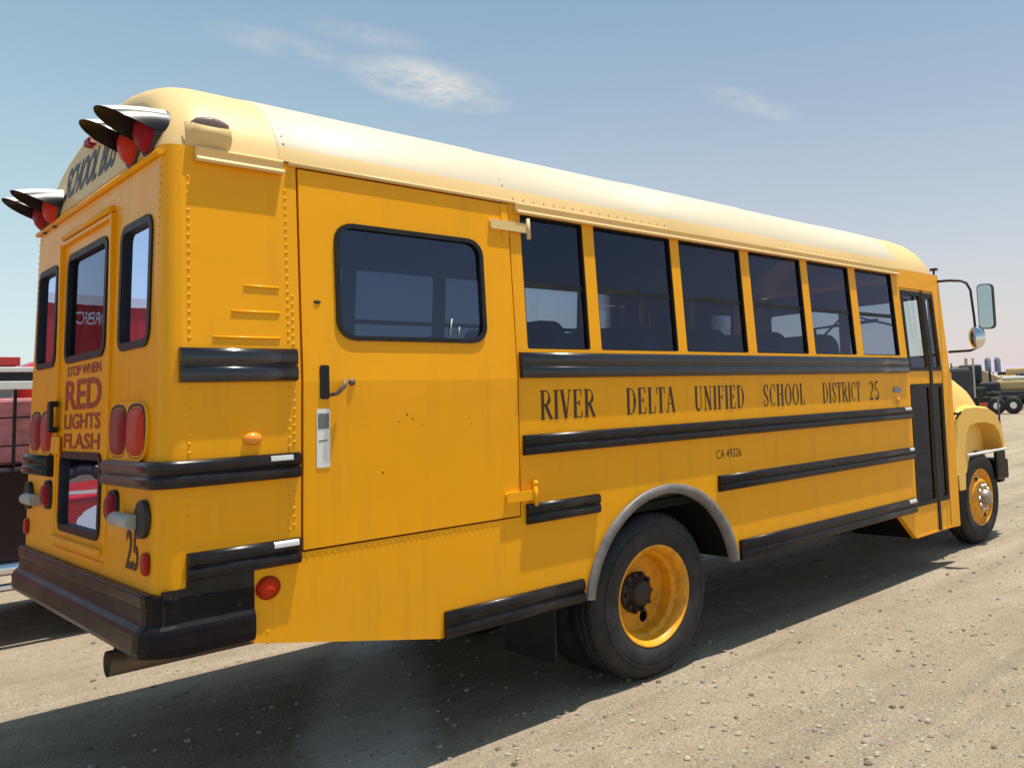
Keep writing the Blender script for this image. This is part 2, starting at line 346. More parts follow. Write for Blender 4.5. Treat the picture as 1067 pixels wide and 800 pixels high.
for k in range(80):
    a = rad(-5 + k * .9); D = 2600
    H = 74 + 10 * math.sin(k * .31 + 1) + 6 * math.sin(k * .83) + 2.5 * math.sin(k * 2.1)
    for r_, (dd, hh) in enumerate(((0, -2), (300, H), (1100, -2))): rows[r_].append(((D + dd) * math.cos(a), (D + dd) * math.sin(a), hh))
h_.grid(rows, smooth=True)
tag(h_.obj('hills', hm), kind='structure')

# ------------------------------------------------------------------ the bus
bus = thing('school_bus', 'yellow school bus with black rub rails and a wide lift door on its side', 'school bus')
ZB = 1.824; TH = .068; HW = 1.188
def side(sg=-1): return lambda x, z, off=0: (x, sg * (HW - max(0, z - ZB) * TH + off), z)
SR = side(-1); SL = side(1)
def LEAN(z): return .012 * max(0, z - 1)
def RM(y, z, off=0): return (LEAN(z) - off, y, z)

WX = [(1.734, 2.178), (2.262, 2.920), (3.000, 3.640), (3.737, 4.385), (4.475, 5.085), (5.190, 5.815)]
LX = [(.40 + .735 * i, 1.055 + .735 * i) for i in range(8)]
WZ = (1.985, 2.735)
def arch_pts(cx, cz, r, z0, n=22):
    a0 = math.asin((z0 - cz) / r); return [(cx + r * math.cos(math.pi - a0 - (math.pi - 2 * a0) * i / n), cz + r * math.sin(math.pi - a0 - (math.pi - 2 * a0) * i / n)) for i in range(n + 1)]
ARC = arch_pts(2.735, .485, .660, .59)

def rivets(mb, pts, mp, nrm, r=.0065, h=.004):
    for (u, v) in pts: mb.dome(mp(u, v, 0), r, nrm, h, seg=6, rings=2)

# right wall
w = MB()
lower = [(.08, 1.0), (.348, 1.0), (.348, .763), (1.19, .583), (1.25, .59)] + ARC + [(5.609, .594), (5.90, .345), (5.935, .345), (5.935, ZB), (1.662, ZB), (1.662, 1.096), (.533, 1.096), (.533, ZB), (.08, ZB)]
w.sheet([lower], SR, .05)
w.sheet([[(.08, ZB), (.533, ZB), (.533, 2.80), (.08, 2.80)]], SR, .05)
w.sheet([[(.533, 2.787), (1.662, 2.787), (1.662, 2.80), (.533, 2.80)]], SR, .05)
w.sheet([[(1.662, ZB), (5.935, ZB), (5.935, 2.80), (1.662, 2.80)]] + [rrect(a, b, WZ[0], WZ[1], .012, 2) for a, b in WX], SR, .05)
w.sheet([[(5.935, 2.625), (6.76, 2.625), (6.76, 2.80), (5.935, 2.80)]], SR, .05)
w.sheet([[(6.60, ZB), (6.76, ZB), (6.76, 2.625), (6.60, 2.625)]], SR, .05)
w.sheet([[(6.60, .345), (6.78, .335), (6.79, ZB), (6.60, ZB)]], SR, .05)
w.sheet([[(5.935, .345), (6.60, .345), (6.60, .36), (5.935, .36)]], SR, .05)
# rivet rows
rz = [1.20 + .035 * i for i in range(44)]
col = [(.105, z) for z in rz if z < 2.72] + [(.485, z) for z in rz if z < 2.7] + [(.505, z + .017) for z in rz if z < 2.2]
rivets(w, [p for p in col if not (1.39 < p[1] < 1.55 or 1.80 < p[1] < 1.985 or p[1] < 1.18)], SR, (0, -1, 0))
rivets(w, [(.56 + .03 * i, 1.078) for i in range(36)], SR, (0, -1, 0), .005, .003)
rivets(w, [(.40 + .0 * i, .80 + .04 * i) for i in range(6)], SR, (0, -1, 0), .005, .003)
rivets(w, [(2.14 + .0 * i, 1.20 + .05 * i) for i in range(3)], SR, (0, -1, 0), .004, .002)
# pressed ribs in the quarter panel
for (x0, x1, z) in ((.31, .45, 2.23), (.26, .45, 2.12), (.19, .45, 2.01)):
    a = SR(x0, z, .0); b = SR(x1, z, .0)
    w.tube([a, b], .006, 6)
# worn spots / screws
w.obj('side_wall', M['yellow'], bus)

# left wall
w = MB()
w.sheet([[(.08, 1.0), (.348, 1.0), (.348, .763), (1.19, .583)] + ARC + [(6.76, .594), (6.76, ZB), (.08, ZB)]], SL, .05)
w.sheet([[(.08, ZB), (6.76, ZB), (6.76, 2.80), (.08, 2.80)]] + [rrect(a, b, WZ[0], WZ[1], .012, 2) for a, b in LX], SL, .05)

w.obj('side_wall', M['yellow'], bus)

# rear wall with rounded corners
w = MB(); RC = .075
def ymax(z): return HW - max(0, z - ZB) * TH - RC
def RWS(y, z, off=0): return RM(y, z, off)
low = [[(-ymax(1), 1.0), (ymax(1), 1.0), (ymax(1), ZB), (-ymax(1), ZB)], rrect(-.37, .37, 1.17, 1.535, .05)]
w.sheet(low, RWS, .04)
zt = 2.80
up = [[(-ymax(ZB), ZB), (ymax(ZB), ZB), (ymax(zt), zt), (-ymax(zt), zt)],
      rrect(-.36, .36, 1.995, 2.53, (.06, .06, .06, .06)), rrect(-1.01, -.59, 1.995, 2.52, (.10, .05, .05, .07)), rrect(.59, 1.01, 1.995, 2.52, (.05, .10, .07, .05))]
w.sheet(up, RWS, .04)
for sg in (-1, 1):
    rows = []
    for z in (1.0, ZB, 2.3, zt):
        row = []
        for k in range(7):
            t = rad(90 * k / 6); row.append((LEAN(z) * (1 - k / 6) + RC * (1 - math.cos(t)) + .006 * (k / 6), sg * (ymax(z) + RC * math.sin(t)), z))
        rows.append(row)
    w.grid(rows)
for sg in (-1, 1):
    rivets(w, [(sg * (ymax(2.0) - .015), 1.20 + .035 * i) for i in range(44)], RM, (-1, 0, 0), .005, .003)
# drip rail above the rear door and along the cap joint
w.tube([RM(-1.10, 2.765, .006), RM(1.10, 2.765, .006)], .014, 8)
w.tube([RM(-.46, 2.645, .01), RM(.46, 2.645, .01)], .014, 8)
rivets(w, [(-1.05 + .05 * i, 2.73) for i in range(43)], RM, (-1, 0, 0), .005, .003)
w.obj('rear_wall', M['yellow'], bus)

# rear emergency door: frame ridges, panel
d = MB()
for y in (-.47, .47): d.box(LEAN(1) - .004, LEAN(1) + .035, y - .012, y + .012, 1.10, 2.62)
d.box(-.020, .03, -.456, .456, 1.105, 1.130)
d.box(-.010, .03, -.456, .456, 1.060, 1.075)
d.box(0, .035, -.456, .456, 2.60, 2.62)
ed = d.obj('emergency_door', M['yellow'], bus, bevel=.004)
h = MB(); h.box(-.04, -.02, .42, .47, 1.64, 1.80); h.box(-.03, .0, .42, .47, 1.77, 1.80); h.box(-.03, .0, .42, .47, 1.64, 1.67)
h.obj('handle', M['black'], ed, bevel=.006)
h = MB(); h.box(-.015, .0, .36, .50, 1.53, 1.62); h.obj('latch_plate', M['yellow'], ed, bevel=.01)
def pane_frame(name, parent, mp, x0, x1, z0, z1, r, fw=.022, glass=None, off=.008, fmat=None, sash=None, inset=.012, depth=.03):
    f = MB(); f.sheet([rrect(x0 - .012, x1 + .012, z0 - .012, z1 + .012, (r if not isinstance(r, (tuple, list)) else max(r)) + .012), rrect(x0 + fw, x1 - fw, z0 + fw, z1 - fw, max((r if not isinstance(r, (tuple, list)) else max(r)) - fw, .012))], lambda u, v, o=0: mp(u, v, off + o), depth)
    if sash: f.sheet([[(x0 + fw - .004, sash - .016), (x1 - fw + .004, sash - .016), (x1 - fw + .004, sash + .016), (x0 + fw - .004, sash + .016)]], lambda u, v, o=0: mp(u, v, -.010 + o), .018)
    fo = f.obj(name, fmat or M['matte'], parent)
    p = MB(); p.sheet([rrect(x0 + fw - .006, x1 - fw + .006, z0 + fw - .006, z1 - fw + .006, .012, 2)], lambda u, v, o=0: mp(u, v, -inset + o), 0)
    p.obj('pane', glass or M['glass'], fo)
    return fo
RL = lambda u, v, o=0: RM(u, v, o)
pane_frame('window', ed, RL, -.36, .36, 1.995, 2.53, .06, glass=M['rglass'])
pane_frame('window', ed, RL, -.37, .37, 1.17, 1.535, .05, glass=M['rglass'])
pane_frame('rear_window', bus, RL, -1.01, -.59, 1.995, 2.52, .06, glass=M['rglass'])
pane_frame('rear_window', bus, RL, .59, 1.01, 1.995, 2.52, .06, glass=M['rglass'])

# side windows (split sash)
for (a, b) in WX:
    pane_frame('window', bus, lambda u, v, o=0: SR(u, v, o - .012), a, b, WZ[0], WZ[1], .012, fw=.008, sash=2.345, glass=M['glass'])
for (a, b) in LX:
    pane_frame('window', bus, lambda u, v, o=0: SL(u, v, o - .012), a, b, WZ[0], WZ[1], .012, fw=.008, sash=2.345, glass=M['clear'])

# lift door
ld = MB()
DX0, DX1, DZ0, DZ1 = .542, 1.652, 1.105, 2.778
D = lambda u, v, o=0: SR(u, v, o + .004)
ld.sheet([[(DX0, DZ0), (DX1, DZ0), (DX1, ZB), (DX0, ZB)]], D, .035)
ld.sheet([[(DX0, ZB), (DX1, ZB), (DX1, DZ1), (DX0, DZ1)], rrect(.705, 1.465, 2.02, 2.545, .075)], D, .035)
ld.sheet([[(DX1 - .045, DZ1 - .19), (DX1, DZ1 - .19), (DX1, DZ1), (DX1 - .045, DZ1)]], lambda u, v, o=0: SR(u, v, o + .008), .003)
lift = ld.obj('lift_door', M['yellow'], bus)
pane_frame('window', lift, lambda u, v, o=0: SR(u, v, o + .006), .705, 1.465, 2.02, 2.545, .075, fw=.010, glass=M['bglass'])
hb = MB(); hb.sheet([rrect(.612, .652, 1.745, 1.895, .008, 2)], lambda u, v, o=0: SR(u, v, o + .010), .006); hb.obj('handle_recess', M['black'], lift)
hb = MB(); hb.tube([SR(.655, 1.762, .012), SR(.675, 1.768, .03), SR(.705, 1.80, .034), SR(.715, 1.828, .03)], [.008, .010, .011, .007], 8); hb.obj('handle', M['exhaust'], lift)
hb = MB(); hb.dome(SR(.755, 1.818, .004), .017, (0, -1, 0), .012, 10); hb.obj('lock', M['exhaust'], lift)
hb = MB(); hb.dome(SR(.610, 2.178, .004), .012, (0, -1, 0), .006, 8, sx=1.4, sz=.8); hb.obj('worn_hole', M['hole'], lift)
for (x, z) in ((1.37, 1.60), (1.02, 1.66), (1.05, 1.64), (.98, 1.63), (1.10, 1.61), (.9, 1.40)):
    hb = MB(); hb.dome(SR(x, z, .004), random.uniform(.003, .006), (0, -1, 0), .0015, 6, 2); hb.obj('worn_hole', M['hole'], lift)
st = MB(); st.sheet([rrect(.597, .655, 1.447, 1.702, .004, 1)], lambda u, v, o=0: SR(u, v, o + .0065), .002)
st.mi = 1; st.sheet([[(.602, 1.615), (.650, 1.615), (.650, 1.682), (.602, 1.682)]], lambda u, v, o=0: SR(u, v, o + .0075), .0005)
st.sheet([[(.605, 1.559), (.645, 1.561), (.645, 1.567), (.605, 1.565)]], lambda u, v, o=0: SR(u, v, o + .0075), .0005)
st.obj('sticker', [M['paper'], M['ink']], lift)
mk = MB(); mk.tube([SR(1.265, 2.045, .0), SR(1.282, 2.13, .0)], .004, 5); mk.tube([SR(1.315, 2.04, .0), SR(1.322, 2.09, .0)], .003, 5); mk.obj('scratch_mark', M['galv'], lift)
# hinges
for (z, x0, x1, up_) in ((2.655, 1.53, 1.765, 0), (1.205, 1.56, 1.735, 1)):
    hg = MB()
    hg.sheet([rrect(x0, x1, z - .026, z + .026, (.012, .004, .004, .012), 3)], lambda u, v, o=0: SR(u, v, o + .022), .018)
    hg.tube([SR(x1 + .006, z - .06, .022), SR(x1 + .006, z + .055, .022)], .012, 8)
    if up_: hg.dome(SR(x1 + .006, z + .06, .022), .016, (0, -1, 0), .016, 8)
    hg.obj('hinge', M['faded'] if not up_ else M['yellow'], lift)

# rub rails
def rail_prof(z0, z1, o=.030):
    H = z1 - z0
    out = [(0, z0), (o * .55, z0 + H * .01)]
    for (a, b) in ((.02, .46), (.50, .96)):
        for i in range(7):
            t = math.pi * i / 6; out.append((o * (.60 + .40 * math.sin(t) ** .8), z0 + H * (a + (b - a) * (1 - math.cos(t)) / 2)))
    return out + [(o * .55, z0 + H * .99), (0, z1)]
def rail(x0, x1, z0, z1, sg=-1, o=.030, m=None, worn_glint=()):
    r = MB(); pth = []; nr = []
    n = max(1, int((x1 - x0) / .5))
    prof = rail_prof(z0, z1, o)
    rows = []
    for i in range(n + 1):
        x = x0 + (x1 - x0) * i / n
        rows.append([((x), sg * (HW - max(0, z - ZB) * TH + a), z) for a, z in prof])
    r.grid(rows, True, True, True)
    ro = r.obj('rub_rail', m or M['black'], bus)
    for (a, b) in worn_glint:
        q = MB(); pr = prof[12:16]; q.grid([[(x, sg * (HW - max(0, z - ZB) * TH + a_ + .0012), z) for a_, z in pr] for x in (a, b)]); q.obj('worn_metal_glint', M['worn_glint'], ro)  # bare metal near the rail ends, its white highlight painted as a pale strip
    return ro
R1, R2, R3, R4 = (1.826, 1.966), (1.415, 1.522), (1.052, 1.159), (.576, .706)
rail(.066, .512, *R1, m=M['shiny']); rail(1.672, 5.905, *R1, m=M['shiny'])
rail(1.680, 5.905, *R2, worn_glint=[(5.78, 5.895)]); rail(1.692, 2.190, *R3); rail(3.236, 5.91, *R3, worn_glint=[(5.82, 5.90)])
rail(1.204, 2.060, *R4); rail(3.430, 5.90, *R4, worn_glint=[(5.76, 5.89)])
rail(.10, .525, 1.056, 1.163, worn_glint=[(.415, .515)])
for q in (R1, R2, R3, R4): rail(.10 if q is not R4 else 3.43, 6.7, *q, sg=1)
# rear rail wraps round the right and left corners
def wrap(sg):
    r = MB(); pts = []; nr = []
    pts.append((0, sg * .50, 0)); nr.append((-1, 0, 0))
    for k in range(7):
        t = rad(90 * k / 6); pts.append((RC * (1 - math.cos(t)), sg * (HW - RC + RC * math.sin(t)), 0)); nr.append((-math.cos(t), sg * math.sin(t), 0))
    pts.append((.522, sg * HW, 0)); nr.append((0, sg, 0))
    pr = rail_prof(*R2); r.sweep(pr, pts, nr, smooth=True)
    ro = r.obj('rub_rail', M['black'], bus)
    if sg < 0:
        q = MB(); q.grid([[(x, -HW - a_ - .0012, z) for a_, z in pr[12:15]] for x in (.40, .49)]); q.obj('worn_metal_glint', M['worn_glint'], ro)
    return ro
wrap(-1); wrap(1)
# end cap pins showing bare metal
for (x, z) in ((.30, 1.92), (.49, 1.92)):
    q = MB(); q.box(x, x + .012, -HW - .036, -HW - .028 + .008, z - .02, z + .005)
    q.bm.free()

# roof
SEC = [(0.0, 3.262), (.15, 3.258), (.30, 3.245), (.45, 3.220), (.60, 3.187), (.75, 3.143), (.88, 3.088), (.98, 3.020), (1.06, 2.940), (1.105, 2.865), (1.122, 2.80)]
SEC = [(y, 2.80 + (z - 2.80) * 1.085) for y, z in SEC]
def section(inset, x):
    pts = []
    for (y, z) in SEC:
        k = 1 - inset / 1.12; pts.append((x, y * k, 2.80 + (z - 2.80) * (1 - inset / .50)))
    left = [(p[0], p[1], p[2]) for p in pts]; right = [(p[0], -p[1], p[2]) for p in pts[1:]]
    return right[::-1] + left
def capx(z, a=.0): return .02 + .16 * (z - 2.80)
def cap_rows(inset, back):
    return [(capx(p[2]) + back, p[1], p[2]) for p in section(inset, 0)]
c = MB()
rows = []
Rc = .13
for k in range(9):
    t = rad(90 * k / 8); ins = Rc * (1 - math.sin(t)) * .85; back = Rc * (1 - math.cos(t)) * 1.2
    rows.append(cap_rows(ins, back))
rows.append([(x if 0 else .34, y, z) for (x, y, z) in section(0, .34)])
rows.append(section(0, .46))
c.grid(rows)
c.face([Vector(p) for p in rows[0]])
c.mi = 1
c.obj('rear_cap', M['faded'], bus)
def roof_strip(name, x0, x1, m, z_from, z_to, nx, grow=0.0):
    r = MB(); rows = []
    S2 = [p for p in SEC]
    def sec2(x):
        pts = [(x, y + grow * (y / 1.12), z + grow) for y, z in S2 if z_from - 1e-6 <= z <= z_to + 1e-6]
        return pts
    for i in range(nx + 1): rows.append(sec2(x0 + (x1 - x0) * i / nx))
    return rows
r = MB()
xs = [.46, .47, 1.66, 1.67, 2.9, 2.91, 4.1, 4.11, 5.3, 5.31, 5.95]
rows = []
for i, x in enumerate(xs):
    gq = .004 if i % 2 else 0.0
    rows.append([(x, p[1] * (1 + (.004 if (i // 1) % 4 in (1, 2) else 0)), p[2] + (.004 if i % 4 in (1, 2) else 0)) for p in section(0, x)])
r.grid(rows)
nsec = len(SEC)
for f in r.bm.faces:
    zc = f.calc_center_median().z
    f.material_index = 1 if zc < 2.87 else 0
rv = [(x, 2.835) for x in [.50 + .03 * i for i in range(40)]] + [(x, 2.90) for x in [.50 + .05 * i for i in range(24)]]
r.mi = 1
for (x, z) in rv:
    y = -1.113 if z < 2.85 else -1.088
    r.dome((x, y, z), .006, (0, -1, .4), .003, 6, 2)
for k in range(60):
    r.dome((1.70 + .07 * k, -1.118, 2.825), .005, (0, -1, .3), .004, 6, 2)
for k in range(14):
    a = rad(6 + 6 * k)
for x in (.49, 1.64):
    for (y, z) in [(-1.10, 2.88), (-1.075, 2.92), (-1.045, 2.96), (-1.0, 3.005), (-.95, 3.045), (-.90, 3.08)]: r.dome((x, y - .003, z + .012), .006, (0, -1, .8), .003, 6, 2)
r.obj('roof', [M['white'], M['faded']], bus)
# front cap of the roof
c = MB(); rows = [section(0, 5.95), section(0, 6.2), section(0, 6.45)]
for k in range(1, 9):
    t = rad(90 * k / 8); rows.append(section(.20 * (1 - math.cos(t)), 6.45 + .36 * math.sin(t)))
c.grid(rows); c.face([Vector(p) for p in rows[-1]])
c.obj('front_cap', M['faded'], bus)
# drip gutters
def gutter(x0, x1, z0, sg=-1, h=.055):
    r = MB(); rows = []
    prof = [(0, 0), (.030, -.006), (.036, .004), (.030, .016), (.012, .020), (.014, h - .01), (.022, h - .004), (.018, h + .006), (0, h + .006)]
    for x in (x0, x1): rows.append([SRL(sg)(x, z0 + b, a) for a, b in prof])
    r.grid(rows, True, False, True); return r.obj('drip_gutter', M['faded'], bus, bevel=.002)
def SRL(sg): return SR if sg < 0 else SL
gutter(.13, .475, 2.742); gutter(1.70, 5.93, 2.738); gutter(.13, 6.6, 2.742, sg=1)
q = MB(); q.tube([SR(.50, 2.795, .010), SR(1.70, 2.795, .010)], .010, 8); q.obj('drip_gutter', M['faded'], bus)
# clearance lamp blister on the roof edge
bl = MB(); rows = []
for (k, o_) in ((0, 0), (.5, .045), (.8, .055), (1, .02)):
    zc = 2.80 + .11 * k
    rows.append([(x, -1.115 + max(0, zc - 2.82) * .25 - (o_ if 0 < i < 4 else 0), zc) for i, x in enumerate((.10, .12, .19, .26, .28))])
bl.grid(rows); blo = bl.obj('marker_housing', M['faded'], bus)
bl = MB(); bl.dome((.19, -1.12, 2.905), .075, (0, -.8, .6), .035, 12, 3, sx=1, sz=.35); bl.obj('lens', mat('weathered_lens', (.22, .15, .15), .35), blo)
for sx_, y0 in ((1, 1),):
    pass
# front wall and windscreen
f = MB()
FM = lambda y, z, off=0: (6.70 + off + (.10 if z < 1.9 else .10 * (2.8 - z) / .9 + 0), y, z)
FP = lambda y, z, off=0: (6.76 + off, y, z)
f.sheet([[(-1.12, 1.9), (1.12, 1.9), (1.10, 2.79), (-1.10, 2.79)], rrect(-1.02, -.04, 1.95, 2.60, .06), rrect(.04, 1.02, 1.95, 2.60, .06)], FP, .05)
f.sheet([[(-1.16, .95), (1.16, .95), (1.16, 1.9), (-1.16, 1.9)]], FP, .05)
fw_ = f.obj('front_wall', M['yellow'], bus)
for (a, b) in ((-1.02, -.04), (.04, 1.02)): pane_frame('windscreen', bus, FP, a, b, 1.95, 2.60, .06, glass=M['clear'], fw=.02)

# entry door: two folding leaves
for (a, b) in ((5.945, 6.345), (6.385, 6.592)):
    l = MB(); E_ = lambda u, v, o=0: SR(u, v, o - .006)
    l.sheet([[(a, .36), (b, .36), (b, ZB), (a, ZB)], rrect(a + .03, b - .02, .64, 1.705, .02, 3)], E_, .03)
    l.sheet([[(a, ZB), (b, ZB), (b, 2.62), (a, 2.62)], rrect(a + .03, b - .02, 1.865, 2.575, .02, 3)], E_, .03)
    lo = l.obj('door_leaf', M['yellow'], bus)
    l = MB()
    l.sheet([rrect(a + .005, b - .0, .615, 1.725, .02, 3), rrect(a + .045, b - .035, .655, 1.69, .02, 3)], lambda u, v, o=0: SR(u, v, o + .002), .008)
    l.sheet([rrect(a + .005, b - .0, 1.845, 2.60, .02, 3), rrect(a + .045, b - .035, 1.88, 2.56, .02, 3)], lambda u, v, o=0: SR(u, v, o + .002), .008)
    l.obj('glass_frame', M['matte'], lo)
    l = MB(); l.sheet([[(a + .04, .65), (b - .03, .65), (b - .03, 1.695), (a + .04, 1.695)]], lambda u, v, o=0: SR(u, v, o - .014), 0)
    l.obj('pane', M['dglass'], lo)
    l = MB(); l.sheet([[(a + .04, 1.875), (b - .03, 1.875), (b - .03, 2.565), (a + .04, 2.565)]], lambda u, v, o=0: SR(u, v, o - .014), 0)
    l.obj('pane', M['clear'], lo)
s_ = MB(); s_.sheet([[(6.343, .355), (6.387, .355), (6.387, ZB), (6.343, ZB)]], lambda u, v, o=0: SR(u, v, o + .006), .03)
s_.sheet([[(6.343, ZB), (6.387, ZB), (6.387, 2.61), (6.343, 2.61)]], lambda u, v, o=0: SR(u, v, o + .006), .03)
s_.obj('door_seal', M['matte'], bus)

# bonnet, cowl and fenders
def hsec(x, hw, zt, zb_, p=3.2, n=17):
    out = []
    for i in range(n):
        t = math.pi * i / (n - 1); cx, sz = math.cos(t), math.sin(t)
        out.append((x, -hw * math.copysign(abs(cx) ** (2 / p), cx), zb_ + (zt - zb_) * abs(sz) ** (2 / p)))
    return out
hd = MB(); rows = [hsec(x_, a_, b_, .78, 4.2, 25) for x_, a_, b_ in ((6.79, 1.06, 1.99), (7.05, 1.04, 1.97), (7.4, .985, 1.93), (7.8, .92, 1.86), (8.10, .86, 1.77), (8.32, .80, 1.66), (8.47, .74, 1.52), (8.54, .69, 1.36))]
hd.grid(rows); hd.face([Vector(p) for p in rows[-1]])
hd.obj('bonnet', M['front'], bus)
gr = MB()
for k in range(7): gr.box(8.585, 8.615, -.45, .45, .88 + .06 * k, .91 + .06 * k)
gr.obj('grille', M['matte'], bus)
for sg in (-1, 1):
    fe = MB()
    outer = [(7.10, .62), (7.06, 1.10), (7.08, 1.30), (7.16, 1.40), (7.32, 1.45), (7.60, 1.455), (7.92, 1.43), (8.12, 1.36), (8.24, 1.22), (8.30, 1.02), (8.31, .95)]
    inner = [(8.25, .95), (8.235, 1.05), (8.16, 1.17), (8.06, 1.245), (7.85, 1.285), (7.60, 1.29), (7.42, 1.27), (7.33, 1.18), (7.28, 1.0), (7.24, .62)]
    def FMp(u, v, o=0, sg=sg): return (u + .07, sg * (1.02 + o), v)
    lip = outer + inner
    fe.sheet([lip], FMp, .02)
    # top skin from the outer edge in towards the bonnet
    rows = []
    for (x, z) in outer:
        x += .07; rows.append([(x, sg * 1.02, z), (x, sg * .98, z + .02), (x, sg * .85, z + .035), (x, sg * .62, z + .03)])
    fe.grid(rows)
    rows = [[(x + .07, sg * 1.00, z), (x + .07, sg * .60, z)] for (x, z) in inner]; fe.grid(rows)
    fe.obj('fender', M['front'], bus, bevel=0)
    hl = MB(); hl.revolve([(.0, .0), (.09, .0), (.10, -.02), (.10, -.12)], (8.50, sg * .82, 1.10), 'x', 20); hl.obj('headlight', M['chrome'], bus)
fb = MB(); fb.box(8.52, 8.66, -.88, .88, .56, .84); fb.box(8.10, 8.36, -1.03, -.99, .64, .955); fb.box(8.10, 8.36, .99, 1.03, .64, .955); fb.box(8.30, 8.54, -.98, -.86, .62, .84); fb.box(8.30, 8.54, .86, .98, .62, .84)
fb.obj('front_bumper', M['bumper'], bus, bevel=.02)
lp = MB(); lp.tube([(7.36, -1.03, .965), (8.37, -1.03, .965)], .014, 8); lp.obj('fender_trim', M['cwhite'], bus)
la = MB(); la.tube([(6.98, -1.17, 1.43), (7.10, -1.06, 1.36), (7.22, -1.03, 1.40)], .012, 6); la.box(7.12, 7.22, -1.06, -1.02, 1.395, 1.42); la.obj('bonnet_latch', M['hub'], bus)

# wheels
def make_wheel(name, c, kind, sg=-1):
    t = bpy.data.objects.new(name, None); COL.objects.link(t); t.parent = bus; t.location = c
    o = (0, 0, 0)
    ty = MB()
    def tyre(d0):
        pr = [(.285, .035), (.300, .012), (.345, .000), (.40, -.002), (.442, .010), (.470, .030), (.482, .045), (.488, .060), (.488, .095), (.478, .098), (.478, .106), (.488, .109), (.489, .150), (.478, .153), (.478, .161), (.488, .164), (.486, .205), (.470, .235), (.435, .255), (.36, .265), (.285, .235)]
        ty.revolve([(r, -(d + d0) * -1) for r, d in pr], o, 'y', 72, -sg)
        # lettering ring ridge
        ty.revolve([(.405, d0 - .004), (.410, d0 - .006), (.415, d0 - .004)], o, 'y', 72, -sg)
        for k in range(72):
            a = 2 * math.pi * k / 72
            for (da, db) in ((.058, .092), (.168, .206)):
                pts = []
                for dd, rr in ((da, .484), (db, .484)):
                    for aa in (a - .012, a + .012): pts.append((rr, aa, dd))
                V = []
                for rr in (.484, .4925):
                    for dd in (da + d0, db + d0):
                        for aa in (a - .022, a + .018): V.append(ty.bm.verts.new((rr * math.cos(aa), -sg * dd, rr * math.sin(aa))))
                for q in ((0, 1, 3, 2), (4, 5, 7, 6), (0, 1, 5, 4), (2, 3, 7, 6), (0, 2, 6, 4), (1, 3, 7, 5)): ty.face([V[i] for i in q])
    tyre(0)
    if kind == 'dual': tyre(.30)
    ty.obj('tyre', M['rubber'], t)
    rm = MB()
    Y = lambda d: -sg * d
    if kind == 'dual':
        rm.revolve([(.286, .05), (.302, .030), (.305, .014), (.298, .008), (.290, .012), (.284, .026), (.268, .034), (.264, .085), (.259, .098), (.240, .104), (.237, .120), (.235, .185), (.228, .198), (.21, .200)], o, 'y', 72, -sg)
        holes = [[(.176 * math.cos(a) + .036 * math.cos(b), .176 * math.sin(a) + .040 * math.sin(b)) for b in [2 * math.pi * k / 14 for k in range(14)]] for a in (rad(-66), rad(114))]
        disc = [(.215 * math.cos(2 * math.pi * k / 60), .215 * math.sin(2 * math.pi * k / 60)) for k in range(60)]
        rm.sheet([disc] + holes, lambda u, v, o_=0: (u, Y(.198) + sg * o_, v), .012)
        dk = MB(); dk.revolve([(.001, .235), (.28, .235)], o, 'y', 32, -sg); dk.obj('brake_drum', M['under'], t)
    else:
        rm.revolve([(.286, .05), (.302, .030), (.305, .014), (.298, .008), (.290, .012), (.282, .030), (.272, .045), (.266, .06), (.24, .050), (.20, .020), (.165, .000), (.155, -.004)], o, 'y', 72, -sg)
        holes = [[(.1 * 0 + .205 * math.cos(a) + .02 * math.cos(b), .205 * math.sin(a) + .026 * math.sin(b)) for b in [2 * math.pi * k / 10 for k in range(10)]] for a in (rad(112), rad(-68))]
        disc = [(.156 * math.cos(2 * math.pi * k / 40), .156 * math.sin(2 * math.pi * k / 40)) for k in range(40)]
        rm.sheet([disc], lambda u, v, o_=0: (u, Y(-.004) + sg * o_, v), .012)
        for hh in holes:
            dk = MB(); dk.sheet([hh], lambda u, v, o_=0: (u, Y(.014) + sg * o_, v), .01); dk.obj('hand_hole', M['under'], t)
    rm.obj('rim', M['rim'], t)
    hb = MB()
    if kind == 'dual':
        hb.revolve([(.125, .19), (.120, .175), (.108, .172), (.080, .168), (.076, .125), (.062, .112), (.001, .110)], o, 'y', 32, -sg)
        for k in range(10):
            a = 2 * math.pi * k / 10; hb.revolve([(.014, .18), (.014, .148), (.010, .144), (.001, .144)], (.100 * math.cos(a), 0, .115 * math.sin(a)), 'y', 6, -sg)
        hb.obj('hub', M['hub'], t)
    else:
        hb.revolve([(.085, .0), (.082, -.055), (.070, -.085), (.04, -.095), (.001, -.097)], o, 'y', 32, -sg)
        hb.obj('hub', M['steel'], t)
        for k in range(10):
            hb = MB(); a = 2 * math.pi * k / 10; hb.revolve([(.018, -.002), (.018, -.035), (.012, -.04), (.001, -.04)], (.125 * math.cos(a), 0, .125 * math.sin(a)), 'y', 6, -sg)
            hb.obj('wheel_nut', M['chrome'], t)
    return t
make_wheel('wheel', (2.655, -1.165, .490), 'dual'); make_wheel('wheel', (2.655, 1.165, .490), 'dual', 1)
make_wheel('wheel', (7.765, -.985, .490), 'single'); make_wheel('wheel', (7.85, .985, .490), 'single', 1)

